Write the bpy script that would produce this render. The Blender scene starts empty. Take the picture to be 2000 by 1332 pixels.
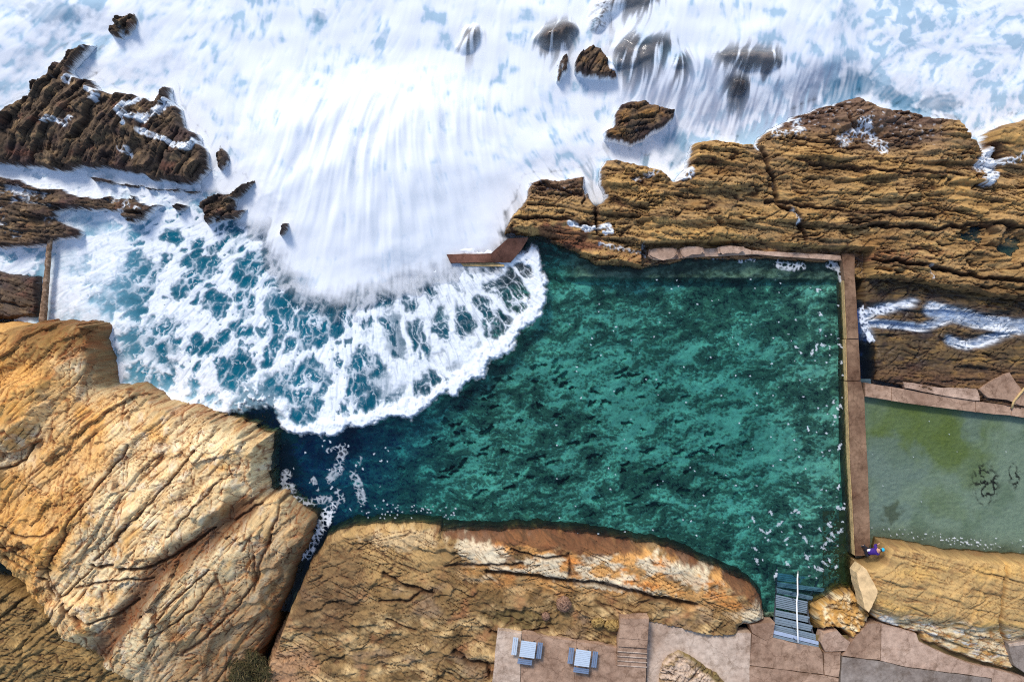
import bpy, bmesh, math, random
import numpy as np
from mathutils import Vector, Matrix

# ---------------------------------------------------------------- frame of the site
CAM_H = 62.0            # drone height above the pool water (m)
PXM = 25.0              # plan units per metre at water level
CU, CV = 1000.0, 666.0  # plan coordinates below the drone
STEP = 1.7
f4 = np.float32
C = bpy.context.scene.collection
random.seed(7)

def k_of(z): return 1.0 - z / CAM_H
def lift(pts, z):
    """plan outline of something standing z metres above the water"""
    k = k_of(z)
    return [(CU + (u - CU) * k, CV + (v - CV) * k) for u, v in pts]
def W(u, v, z=0.0):
    k = k_of(z)
    return Vector(((u - CU) * k / PXM, (CV - v) * k / PXM, z))
def zoomed(pts, ou, ov, s=0.35): return [(ou + x * s, ov + y * s) for x, y in pts]

# ---------------------------------------------------------------- numpy noise
def _hash(ix, iy, seed):
    h = (ix.astype(np.int64) * 374761393 + iy.astype(np.int64) * 668265263 + seed * 974711 + 1013904223) & 0xFFFFFFFF
    h = ((h ^ (h >> 13)) * 1274126177) & 0xFFFFFFFF
    h = ((h ^ (h >> 15)) * 2246822519) & 0xFFFFFFFF
    return (h ^ (h >> 16)) & 0xFFFFFFFF
def rnd(ix, iy, seed): return (_hash(ix, iy, seed).astype(np.float64) / 4294967295.0).astype(f4)
_ang = np.linspace(0, 2 * np.pi, 256, endpoint=False)
_GX, _GY = np.cos(_ang).astype(f4), np.sin(_ang).astype(f4)
_prm = np.random.RandomState(3).permutation(256)
_prm = np.concatenate([_prm, _prm, _prm]).astype(np.int32)
def perlin(x, y, seed=0):
    x = x + seed * 17.37; y = y - seed * 9.71
    fx, fy = np.floor(x), np.floor(y)
    xi, yi = fx.astype(np.int32) & 255, fy.astype(np.int32) & 255
    xf, yf = (x - fx).astype(f4), (y - fy).astype(f4)
    a = _prm[xi]; b = _prm[xi + 1]
    sx = xf * xf * xf * (xf * (xf * 6 - 15) + 10); sy = yf * yf * yf * (yf * (yf * 6 - 15) + 10)
    def g(h, dx, dy): return _GX[h] * dx + _GY[h] * dy
    n00 = g(_prm[a + yi], xf, yf); n10 = g(_prm[b + yi], xf - 1, yf)
    n01 = g(_prm[a + yi + 1], xf, yf - 1); n11 = g(_prm[b + yi + 1], xf - 1, yf - 1)
    u0 = n00 + sx * (n10 - n00); u1 = n01 + sx * (n11 - n01)
    return (u0 + sy * (u1 - u0)) * 1.5
def fbm(x, y, o=4, seed=0, gain=0.5):
    t = 0; a = 1.0; n = 0.0
    for i in range(o):
        t = t + a * perlin(x, y, seed + i * 7); n += a
        a *= gain; x = x * 2.03 + 3.1; y = y * 2.03 - 1.7
    return t / n
def ridged(x, y, o=4, seed=0):
    t = 0; a = 1.0; n = 0.0
    for i in range(o):
        r = 1 - np.abs(perlin(x, y, seed + i * 7)); t = t + a * r * r; n += a
        a *= 0.5; x = x * 2.07 + 3.1; y = y * 2.07 - 1.7
    return t / n
def worley(x, y, seed=0, jit=0.95):
    fx, fy = np.floor(x), np.floor(y)
    f1 = np.full(x.shape, 9.0, f4); f2 = f1.copy(); cid = np.zeros(x.shape, f4)
    for dy in (-1, 0, 1):
        for dx in (-1, 0, 1):
            cx, cy = fx + dx, fy + dy
            px = cx + 0.5 + (rnd(cx, cy, seed) - 0.5) * jit; py = cy + 0.5 + (rnd(cx, cy, seed + 5) - 0.5) * jit
            d = np.sqrt((px - x) ** 2 + (py - y) ** 2).astype(f4)
            near = d < f1
            f2 = np.where(near, f1, np.minimum(f2, d)); cid = np.where(near, rnd(cx, cy, seed + 9), cid)
            f1 = np.where(near, d, f1)
    return f1, f2, cid
def facets(x, y, seed, jit=0.95):
    """broken plates: every cell a plane with its own tilt; also the crack between cells and the plate's random tone"""
    fx, fy = np.floor(x), np.floor(y)
    f1 = np.full(x.shape, 9.0, f4); f2 = f1.copy(); z = np.zeros(x.shape, f4); tone = z.copy()
    for dy in (-1, 0, 1):
        for dx in (-1, 0, 1):
            cx, cy = fx + dx, fy + dy
            ex = x - (cx + 0.5 + (rnd(cx, cy, seed) - 0.5) * jit); ey = y - (cy + 0.5 + (rnd(cx, cy, seed + 5) - 0.5) * jit)
            d = np.sqrt(ex * ex + ey * ey).astype(f4)
            a, b, c = rnd(cx, cy, seed + 9), rnd(cx, cy, seed + 12), rnd(cx, cy, seed + 15)
            near = d < f1
            f2 = np.where(near, f1, np.minimum(f2, d))
            z = np.where(near, (a - 0.5) * ex * 1.6 + (b - 0.35) * ey * 1.4 + (c - 0.5), z); tone = np.where(near, c, tone)
            f1 = np.where(near, d, f1)
    return z.astype(f4), ss(0.07, 0.0, f2 - f1), tone
def ss(a, b, x):
    t = np.clip((x - a) / (b - a), 0, 1); return t * t * (3 - 2 * t)
def mixc(c, d, w): return c + (np.asarray(d, f4) - c) * w[..., None]
def sdf(U, V, pts):
    """signed distance to a closed outline, positive inside"""
    d2 = np.full(U.shape, 1e12, f4); inside = np.zeros(U.shape, bool)
    n = len(pts)
    for i in range(n):
        ax, ay = pts[i]; bx, by = pts[(i + 1) % n]
        ex, ey = bx - ax, by - ay
        t = np.clip(((U - ax) * ex + (V - ay) * ey) / (ex * ex + ey * ey + 1e-9), 0, 1)
        d2 = np.minimum(d2, (U - ax - t * ex) ** 2 + (V - ay - t * ey) ** 2)
        if ay != by:
            c = ((ay > V) != (by > V)) & (U < (bx - ax) * (V - ay) / (by - ay) + ax)
            inside ^= c
    d = np.sqrt(d2)
    return np.where(inside, d, -d).astype(f4)
def pline(U, V, pts):
    """distance to an open line"""
    d2 = np.full(U.shape, 1e12, f4)
    for (ax, ay), (bx, by) in zip(pts[:-1], pts[1:]):
        ex, ey = bx - ax, by - ay
        t = np.clip(((U - ax) * ex + (V - ay) * ey) / (ex * ex + ey * ey + 1e-9), 0, 1)
        d2 = np.minimum(d2, (U - ax - t * ex) ** 2 + (V - ay - t * ey) ** 2)
    return np.sqrt(d2).astype(f4)
def blob(U, V, u, v, ru, rv, deg=0, seed=1, rough=0.45, scale=1.6, soft=0.35):
    """patch with a ragged rim: 1 inside"""
    a = math.radians(deg); du, dv = U - u, V - v
    x = (du * math.cos(a) + dv * math.sin(a)) / ru; y = (-du * math.sin(a) + dv * math.cos(a)) / rv
    d = np.sqrt(x * x + y * y)
    m = d < 2.2
    out = np.zeros(U.shape, f4)
    if m.any():
        n = fbm(U[m] / (min(ru, rv) * scale * 0.6), V[m] / (min(ru, rv) * scale * 0.6), 5, seed)
        out[m] = ss(1 + soft, 1 - soft, d[m] + rough * n * 1.6)
    return out
def boxblur(a, r):
    for ax in (0, 1):
        p = np.pad(a, [(r + 1, r) if i == ax else (0, 0) for i in (0, 1)], mode='edge')
        c = np.cumsum(p, axis=ax, dtype=np.float64)
        n = a.shape[ax]; w = 2 * r + 1
        a = ((np.take(c, range(w, w + n), ax) - np.take(c, range(0, n), ax)) / w).astype(f4)
    return a
def bil(a, x, y):
    h, w = a.shape
    x = np.clip(x, 0, w - 1.001); y = np.clip(y, 0, h - 1.001)
    xi = x.astype(np.int32); yi = y.astype(np.int32); xf = x - xi; yf = y - yi
    return (a[yi, xi] * (1 - xf) * (1 - yf) + a[yi, xi + 1] * xf * (1 - yf) + a[yi + 1, xi] * (1 - xf) * yf + a[yi + 1, xi + 1] * xf * yf).astype(f4)
def smear(src, fx, fy, n, h=1.0):
    """drag a pattern along a current (fx,fy): unit vectors in grid steps"""
    H_, W_ = src.shape
    gx, gy = np.meshgrid(np.arange(W_, dtype=f4), np.arange(H_, dtype=f4))
    acc = src.copy(); wt = 1.0
    for sg in (1, -1):
        x, y = gx.copy(), gy.copy()
        for i in range(n):
            vx, vy = bil(fx, x, y), bil(fy, x, y)
            x += sg * h * vx; y += sg * h * vy
            w = 0.5 + 0.5 * math.cos(math.pi * (i + 1) / (n + 1))
            acc += w * bil(src, x, y); wt += w
    return acc / wt
def norm01(a, lo=2, hi=98):
    p, q = np.percentile(a[::4, ::4], (lo, hi)); return np.clip((a - p) / (q - p), 0, 1).astype(f4)

def lin(r, g, b, k=1.0):
    def c(x):
        x /= 255.0
        return (x / 12.92 if x <= 0.04045 else ((x + 0.055) / 1.055) ** 2.4) * k
    return (c(r), c(g), c(b))

# ---------------------------------------------------------------- object helpers
def tag(o, label=None, cat=None, group=None, kind=None):
    if label: o['label'] = label
    if cat: o['category'] = cat
    if group: o['group'] = group
    if kind: o['kind'] = kind
    return o
def empty(name, loc, rz=0.0):
    o = bpy.data.objects.new(name, None); C.objects.link(o)
    o.location = loc; o.rotation_euler = (0, 0, rz); o.empty_display_size = 0.3
    return o
def grid_object(name, U, V, Z, mask, mat, col=None, smooth=True, skirt=None, **attrs):
    """a sheet of quads over the plan grid, kept where mask is set"""
    h, w = U.shape
    cell = mask[:-1, :-1] & mask[1:, :-1] & mask[:-1, 1:] & mask[1:, 1:]
    cj, ci = np.nonzero(cell)
    idx = np.arange(h * w).reshape(h, w)
    quads = np.stack([idx[cj, ci], idx[cj + 1, ci], idx[cj + 1, ci + 1], idx[cj, ci + 1]], 1)
    used = np.zeros(h * w, bool); used[quads.ravel()] = True
    remap = np.cumsum(used) - 1
    quads = remap[quads]
    co = np.stack([(U - CU) / PXM, (CV - V) / PXM, Z], -1).reshape(-1, 3)[used].astype(f4)
    nv = len(co)
    if skirt is not None:
        ed = np.concatenate([quads[:, [0, 1]], quads[:, [1, 2]], quads[:, [2, 3]], quads[:, [3, 0]]])
        key = np.minimum(ed[:, 0], ed[:, 1]) * nv + np.maximum(ed[:, 0], ed[:, 1])
        uq, first, cnt = np.unique(key, return_index=True, return_counts=True)
        be = ed[first[cnt == 1]]
        bot = co.copy(); bot[:, 2] = skirt
        co = np.concatenate([co, bot])
        side = np.stack([be[:, 1], be[:, 0], be[:, 0] + nv, be[:, 1] + nv], 1)
        quads = np.concatenate([quads, side, quads[:, ::-1] + nv])
    me = bpy.data.meshes.new(name)
    me.vertices.add(len(co)); me.vertices.foreach_set('co', co.ravel())
    me.loops.add(quads.size); me.loops.foreach_set('vertex_index', quads.ravel().astype(np.int32))
    me.polygons.add(len(quads)); me.polygons.foreach_set('loop_start', np.arange(0, quads.size, 4, dtype=np.int32))
    me.polygons.foreach_set('use_smooth', np.full(len(quads), smooth, bool))
    def grow(a):
        a = a[used]
        return np.concatenate([a, a]) if skirt is not None else a
    if col is not None:
        a = me.attributes.new('col', 'FLOAT_COLOR', 'POINT')
        c4 = col if col.shape[-1] == 4 else np.concatenate([col, np.ones(col.shape[:2] + (1,), f4)], -1)
        a.data.foreach_set('color', grow(c4.reshape(-1, 4)).astype(f4).ravel())
    for n, arr in attrs.items():
        a = me.attributes.new(n, 'FLOAT', 'POINT')
        a.data.foreach_set('value', grow(arr.reshape(-1)).astype(f4).ravel())
    me.update(calc_edges=True)
    me.materials.append(mat)
    o = bpy.data.objects.new(name, me); C.objects.link(o)
    return o
def bm_obj(name, bm, mat, parent=None, smooth=False):
    me = bpy.data.meshes.new(name)
    bmesh.ops.recalc_face_normals(bm, faces=bm.faces)
    bm.to_mesh(me); bm.free()
    if smooth:
        for p in me.polygons: p.use_smooth = True
    me.materials.append(mat)
    o = bpy.data.objects.new(name, me); C.objects.link(o)
    if parent: o.parent = parent
    return o
def add_box(bm, c, s, rz=0.0, bev=0.0):
    m = Matrix.Translation(c) @ Matrix.Rotation(rz, 4, 'Z') @ Matrix.Diagonal((s[0], s[1], s[2], 1))
    r = bmesh.ops.create_cube(bm, size=1.0, matrix=m)
    if bev > 0:
        es = list({e for v in r['verts'] for e in v.link_edges})
        bmesh.ops.bevel(bm, geom=es, offset=bev, segments=2, affect='EDGES')
def add_prism(bm, pts, z0, z1, bev=0.0):
    """pts: list of world Vectors (xy); closed solid between z0 and z1"""
    b = [bm.verts.new((p[0], p[1], z0)) for p in pts]; t = [bm.verts.new((p[0], p[1], z1)) for p in pts]
    n = len(pts)
    ft = bm.faces.new(t); bm.faces.new(b[::-1])
    for i in range(n): bm.faces.new((b[i], b[(i + 1) % n], t[(i + 1) % n], t[i]))
    if bev > 0: bmesh.ops.bevel(bm, geom=list(ft.edges), offset=bev, segments=2, affect='EDGES')
def add_tube(bm, pts, r, seg=10):
    rings = []
    pts = [Vector(p) for p in pts]
    for i, p in enumerate(pts):
        d = (pts[min(i + 1, len(pts) - 1)] - pts[max(i - 1, 0)]).normalized()
        a = d.orthogonal().normalized() if abs(d.z) > 0.9 else d.cross(Vector((0, 0, 1))).normalized()
        b = d.cross(a)
        rr = r[i] if isinstance(r, (list, tuple)) else r
        rings.append([bm.verts.new(p + (a * math.cos(t) + b * math.sin(t)) * rr) for t in [2 * math.pi * k / seg for k in range(seg)]])
    for A, B in zip(rings[:-1], rings[1:]):
        for k in range(seg): bm.faces.new((A[k], A[(k + 1) % seg], B[(k + 1) % seg], B[k]))
    bm.faces.new(rings[0][::-1]); bm.faces.new(rings[-1])

# ---------------------------------------------------------------- materials
class NT:
    def __init__(self, name):
        self.m = bpy.data.materials.new(name); self.m.use_nodes = True
        self.t = self.m.node_tree; self.t.nodes.clear()
        self.out = self.n('ShaderNodeOutputMaterial')
    def n(self, ty, **kw):
        nd = self.t.nodes.new(ty)
        for k, v in kw.items(): setattr(nd, k, v)
        return nd
    def l(self, a, b): self.t.links.new(a, b)
    def attr(self, name): return self.n('ShaderNodeAttribute', attribute_name=name)
    def noise(self, scale, detail=6, rough=0.6, vec=None, dim='3D'):
        nd = self.n('ShaderNodeTexNoise'); nd.inputs['Scale'].default_value = scale
        nd.inputs['Detail'].default_value = detail; nd.inputs['Roughness'].default_value = rough
        if vec is not None: self.l(vec, nd.inputs['Vector'])
        return nd
    def ramp(self, src, stops):
        nd = self.n('ShaderNodeValToRGB'); cr = nd.color_ramp
        while len(cr.elements) > len(stops): cr.elements.remove(cr.elements[-1])
        for i, (p, c) in enumerate(stops):
            e = cr.elements[i] if i < len(cr.elements) else cr.elements.new(p)
            e.position = p; e.color = c if len(c) == 4 else (*c, 1)
        self.l(src, nd.inputs['Fac']); return nd
    def mix(self, mode, fac, a, b):
        nd = self.n('ShaderNodeMix', data_type='RGBA', blend_type=mode)
        for s, i in ((fac, 0), (a, 6), (b, 7)):
            if hasattr(s, 'links'): self.l(s, nd.inputs[i])
            else: nd.inputs[i].default_value = s if not isinstance(s, tuple) or len(s) == 4 else (*s, 1)
        return nd.outputs[2]
    def math(self, op, a, b=None):
        nd = self.n('ShaderNodeMath', operation=op)
        for s, i in ((a, 0), (b, 1)):
            if s is None: continue
            if hasattr(s, 'links'): self.l(s, nd.inputs[i])
            else: nd.inputs[i].default_value = s
        return nd.outputs[0]
    def bsdf(self, rough=0.8, spec=0.3):
        b = self.n('ShaderNodeBsdfPrincipled'); b.inputs['Roughness'].default_value = rough
        b.inputs['Specular IOR Level'].default_value = spec
        self.l(b.outputs[0], self.out.inputs['Surface']); return b
    def bump(self, h, strength, dist, b):
        nd = self.n('ShaderNodeBump'); nd.inputs['Strength'].default_value = strength; nd.inputs['Distance'].default_value = dist
        self.l(h, nd.inputs['Height']); self.l(nd.outputs[0], b.inputs['Normal'])

def rock_material():
    k = NT('rock'); b = k.bsdf(0.85, 0.35)
    geo = k.n('ShaderNodeNewGeometry'); pos = geo.outputs['Position']
    col = k.attr('col').outputs['Color']; wet = k.attr('wet').outputs['Fac']; foam = k.attr('foam').outputs['Fac']
    n1 = k.noise(3.2, 9, 0.68, pos); n2 = k.noise(22.0, 5, 0.65, pos)
    sp = k.ramp(n1.outputs['Fac'], [(0.3, (0.86, 0.84, 0.82)), (0.48, (1, 1, 1)), (0.7, (1.1, 1.09, 1.07))])
    c1 = k.mix('MULTIPLY', 1.0, col, sp.outputs['Color'])
    sp2 = k.ramp(n2.outputs['Fac'], [(0.32, (0.74, 0.72, 0.7)), (0.48, (1, 1, 1)), (0.7, (1.2, 1.18, 1.14))])
    c2 = k.mix('MULTIPLY', 1.0, c1, sp2.outputs['Color'])
    c3 = k.mix('MIX', foam, c2, (0.8, 0.83, 0.86, 1))
    k.l(c3, b.inputs['Base Color'])
    k.l(k.math('SUBTRACT', 0.9, k.math('MULTIPLY', wet, 0.5)), b.inputs['Roughness'])
    h = k.math('ADD', k.math('MULTIPLY', n1.outputs['Fac'], 1.0), k.math('MULTIPLY', n2.outputs['Fac'], 0.4))
    k.bump(h, 0.5, 0.035, b)
    return k.m
def water_material(name, vol=None, ripple=3.0):
    """clear water where col alpha is 0, opaque foam or milky aerated water where it is 1"""
    k = NT(name)
    a = k.attr('col')
    geo = k.n('ShaderNodeNewGeometry')
    nz = k.noise(ripple, 4, 0.6, geo.outputs['Position'])
    bp = k.n('ShaderNodeBump'); bp.inputs['Strength'].default_value = 0.35; bp.inputs['Distance'].default_value = 0.08
    k.l(nz.outputs['Fac'], bp.inputs['Height'])
    tr = k.n('ShaderNodeBsdfTransparent')
    gl = k.n('ShaderNodeBsdfGlossy'); gl.inputs['Roughness'].default_value = 0.12
    k.l(bp.outputs[0], gl.inputs['Normal'])
    fr = k.n('ShaderNodeFresnel'); fr.inputs['IOR'].default_value = 1.33
    m1 = k.n('ShaderNodeMixShader'); k.l(fr.outputs[0], m1.inputs[0]); k.l(tr.outputs[0], m1.inputs[1]); k.l(gl.outputs[0], m1.inputs[2])
    df = k.n('ShaderNodeBsdfDiffuse'); k.l(a.outputs['Color'], df.inputs['Color'])
    m2 = k.n('ShaderNodeMixShader'); k.l(a.outputs['Alpha'], m2.inputs[0]); k.l(m1.outputs[0], m2.inputs[1]); k.l(df.outputs[0], m2.inputs[2])
    k.l(m2.outputs[0], k.out.inputs['Surface'])
    if vol:
        v = k.n('ShaderNodeVolumeAbsorption'); v.inputs['Color'].default_value = (*vol[0], 1); v.inputs['Density'].default_value = vol[1]
        k.l(v.outputs[0], k.out.inputs['Volume'])
    return k.m
def concrete_material(name, c, stain, patch=0.35, rust=True):
    k = NT(name); b = k.bsdf(0.9, 0.25)
    geo = k.n('ShaderNodeNewGeometry'); pos = geo.outputs['Position']
    n0 = k.noise(0.35, 6, 0.65, pos); n1 = k.noise(2.2, 8, 0.7, pos); n2 = k.noise(30, 4, 0.7, pos)
    r0 = k.ramp(n0.outputs['Fac'], [(0.35, stain), (0.62, c)])
    r1 = k.ramp(n1.outputs['Fac'], [(0.3, (0.62, 0.6, 0.58)), (0.55, (1, 1, 1)), (0.75, (1.2, 1.18, 1.15))])
    r2 = k.ramp(n2.outputs['Fac'], [(0.35, (0.78, 0.77, 0.76)), (0.5, (1, 1, 1)), (0.68, (1.15, 1.15, 1.15))])
    cc = k.mix('MULTIPLY', 1.0, k.mix('MULTIPLY', 1.0, r0.outputs['Color'], r1.outputs['Color']), r2.outputs['Color'])
    # fine cracks wandering over the slab
    vo = k.n('ShaderNodeTexVoronoi', feature='DISTANCE_TO_EDGE'); vo.inputs['Scale'].default_value = 0.45
    wv = k.n('ShaderNodeVectorMath', operation='ADD'); k.l(pos, wv.inputs[0]); k.l(k.noise(1.3, 5, 0.7, pos).outputs['Color'], wv.inputs[1])
    k.l(wv.outputs[0], vo.inputs['Vector'])
    cr = k.ramp(vo.outputs['Distance'], [(0.0, (0.45, 0.4, 0.36)), (0.022, (1, 1, 1))])
    n3 = k.noise(0.9, 7, 0.72, pos); r3 = k.ramp(n3.outputs['Fac'], [(0.36, (0.6, 0.55, 0.5)), (0.47, (1, 1, 1)), (0.6, (1, 1, 1)), (0.68, (1.25, 1.24, 1.22))])
    cc = k.mix('MULTIPLY', 0.8, cc, r3.outputs['Color'])
    k.l(k.mix('MULTIPLY', patch, cc, cr.outputs['Color']), b.inputs['Base Color'])
    k.bump(k.math('ADD', n1.outputs['Fac'], k.math('MULTIPLY', n2.outputs['Fac'], 0.3)), 0.5, 0.05, b)
    return k.m
def plain_material(name, c, rough=0.6, vary=0.25, scale=8.0, metal=0.0, grain=None):
    k = NT(name); b = k.bsdf(rough, 0.4); b.inputs['Metallic'].default_value = metal
    tc = k.n('ShaderNodeTexCoord'); vec = tc.outputs['Object']
    if grain:
        mp = k.n('ShaderNodeMapping'); mp.inputs['Scale'].default_value = grain; k.l(vec, mp.inputs['Vector']); vec = mp.outputs[0]
    nz = k.noise(scale, 6, 0.65, vec)
    lo = tuple(x * (1 - vary) for x in c); hi = tuple(min(1, x * (1 + vary)) for x in c)
    r = k.ramp(nz.outputs['Fac'], [(0.3, lo), (0.7, hi)])
    k.l(r.outputs['Color'], b.inputs['Base Color'])
    k.bump(nz.outputs['Fac'], 0.25, 0.02, b)
    return k.m
# ---------------------------------------------------------------- the site grid
us = np.arange(-160, 2160, STEP, dtype=f4); vs = np.arange(-120, 1450, STEP, dtype=f4)
GU, GV = np.meshgrid(us, vs)
VEIL = np.zeros(GU.shape, f4)                # 1 where a rock lies under a running sheet of foam
HROCK = np.full(GU.shape, -6.0, f4)       # highest bedrock at each plan point
ROCK = rock_material()

def window(u0, v0, u1, v1):
    i0, i1 = np.searchsorted(us, (u0, u1)); j0, j1 = np.searchsorted(vs, (v0, v1))
    return (slice(j0, j1), slice(i0, i1))
def bbox(pts, m=45):
    p = np.array(pts); return window(p[:, 0].min() - m, p[:, 1].min() - m, p[:, 0].max() + m, p[:, 1].max() + m)

def blocks(s, t, ps, pt, seed, warp=0.5, crack=2.0):
    """fractured beds of uneven thickness: s across the bedding, t along it (plan units)"""
    col = np.floor(t / (pt * 1.6) + 0.8 * fbm(s / (ps * 3), t / (pt * 1.5), 3, seed + 8))
    sv = s + ps * 0.9 * perlin(s / (2.3 * ps), col * 0.37, seed + 6)
    q = sv / ps + warp * fbm(s / ps / 2.5, t / pt / 1.6, 5, seed, 0.55) + 0.7 * rnd(col, col * 0, seed + 7)
    i = np.floor(q); f = (q - i).astype(f4)
    p = t / pt * (0.6 + 0.8 * rnd(i, i * 0, seed + 1)) + rnd(i, i * 0, seed + 2) * 17 + 0.35 * fbm(s / ps / 1.5, t / pt * 1.3, 4, seed + 3)
    j = np.floor(p); g = (p - j).astype(f4)
    r = rnd(i, j, seed + 4); r2 = rnd(i, j, seed + 5)
    amp = np.clip(0.45 + 1.5 * fbm(s / (ps * 2.2), t / (pt * 0.9), 3, seed + 9), 0.05, 1.25)
    saw = amp * (f - ss(0.9, 1.0, f))                # rises along the bed, then a step down
    e = np.minimum(np.minimum(f, 1 - f) * ps, np.minimum(g, 1 - g) * pt * 0.8 + 0.3)
    groove = ss(crack, 0.0, e) * np.clip(amp * 1.1 - 0.15, 0, 1) * (0.3 + 0.7 * r2)
    return saw + 0.7 * (r - 0.5) * (0.3 + 0.7 * amp) + 0.7 * (r2 - 0.5) * (g - 0.5) - 0.5 * groove, groove, r

def dirs(U, V, deg):
    """t along a bearing (0 = +u, clockwise on the plan), s across it"""
    a = math.radians(deg); return -(U * math.sin(a)) + V * math.cos(a), U * math.cos(a) + V * math.sin(a)

def coast(U, V, pts, seed, amp=10, sc=45):
    n = fbm(U / sc, V / sc, 5, seed, 0.55); n2 = fbm(U / sc + 9, V / sc + 4, 5, seed + 30, 0.55)
    return sdf(U + amp * n, V + amp * n2, pts)

def rock_mesh(name, sl, Z, col, floor=-1.2, foam=None, wetline=0.55, extra=None, grit=(1.0, 0, 1.6), vein=(70, 44, 28), wash=None, gaps=0.0):
    U, V = GU[sl], GV[sl]
    # close-up fracture pattern common to all the stone here: fine bedding lines and two sets of joints
    amp, deg, an = grit
    s, t = dirs(U, V, deg)
    wa, wb = fbm(U / 34, V / 34, 4, 71), fbm(U / 34, V / 34, 4, 72)
    lam = fbm(t / 60 + 0.4 * wa, (s + 5 * wb) / 3.6, 3, 73, 0.65); lam2 = fbm(t / 110, (s + 9 * wb) / 11, 3, 79)
    def joints(turn, along, across, seed, w):
        a, b = dirs(U + 4 * wa, V + 4 * wb, deg + turn)
        n = perlin(b / along, a / across, seed); return ss(w, 0.0, np.abs(n)) * ss(-0.25, 0.2, fbm(U / 55, V / 55, 3, seed + 1))
    c1 = np.maximum(joints(6, 95 * an, 13, 81, 0.085), joints(-38, 55 * an, 13, 83, 0.08)); c2 = np.maximum(joints(62, 24, 9, 85, 0.09), joints(24, 22 * an, 7, 87, 0.10))
    if gaps:
        gp = np.maximum(ss(0.11, 0.02, np.abs(perlin((t + 30 * wa) / 150, (s + 10 * wb) / 19, 95))), ss(0.10, 0.02, np.abs(perlin((t + 20 * wa) / 90, (s + 6 * wb) / 11, 96)))) * ss(-0.2, 0.2, fbm(U / 90, V / 40, 3, 97)) * (gaps if np.ndim(gaps) else 1.0)
        Z = Z - 0.32 * gp; col = mixc(col, lin(*vein), gp * 0.8)
    f1, f2, tn = worley(t / (22 * an) + 0.8 * wa, s / 15 + 0.8 * wb, 75)
    Z = Z + amp * (0.06 * lam + 0.08 * lam2 - 0.2 * c1 - 0.08 * c2 + 0.04 * (tn - 0.5)) * ss(-0.3, 0.3, Z)
    col = mixc(col, lin(*vein), np.clip(1.0 * c1 + 0.8 * c2, 0, 1) * 0.92)
    col = col * (1 + min(1, amp) * (0.24 * (tn - 0.5) + 0.3 * lam))[..., None]
    HROCK[sl] = np.maximum(HROCK[sl], Z)
    if wash is not None:                               # foam caught on the stone just above the water
        lvl, m_ = wash
        lz = fbm(U / 8, V / 8, 4, 91); lb = fbm(U / 30, V / 30, 3, 92)
        foam = np.maximum(np.zeros(U.shape, f4) if foam is None else foam, m_ * ss(lvl + 0.35, lvl - 0.05, Z + 0.45 * lz + 0.4 * lb))
    n = fbm(U / 30, V / 30, 4, 77)
    wet = ss(wetline + 0.35, wetline - 0.25, Z + 0.35 * n)
    if extra is not None: wet = np.maximum(wet, extra)
    col = col * (1 - 0.42 * wet)[..., None]
    fo = np.zeros(U.shape, f4) if foam is None else foam
    keep = Z > floor
    return grid_object(name, U, V, Z, keep, ROCK, np.clip(col, 0.004, 0.9), wet=wet, foam=fo)

def base_col(U, c): return np.broadcast_to(np.asarray(c, f4), U.shape + (3,)).copy()

def foamy(U, V, pts, w, seed, dens=0.5):
    """foam left in a hollow or a runnel: ragged lace round a traced line"""
    d = pline(U + 5 * fbm(U / 22, V / 22, 3, seed), V + 5 * fbm(U / 22, V / 22, 3, seed + 3), pts)
    m = ss(w, w * 0.25, d)
    out = np.zeros(U.shape, f4); k = m > 0.01
    x, y = U[k], V[k]
    f1, f2, _ = worley(x / 9 + 0.6 * fbm(x / 12, y / 12, 3, seed), y / 9 + 0.6 * fbm(x / 12, y / 12, 3, seed + 1), seed)
    lace = ss(0.5, 0.08, f2 - f1)
    out[k] = np.clip(ss(0.25, 0.75, m[k] * (dens + 0.5 * lace + 0.55 * fbm(x / 14, y / 14, 4, seed + 2))), 0, 1)
    return out

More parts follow.
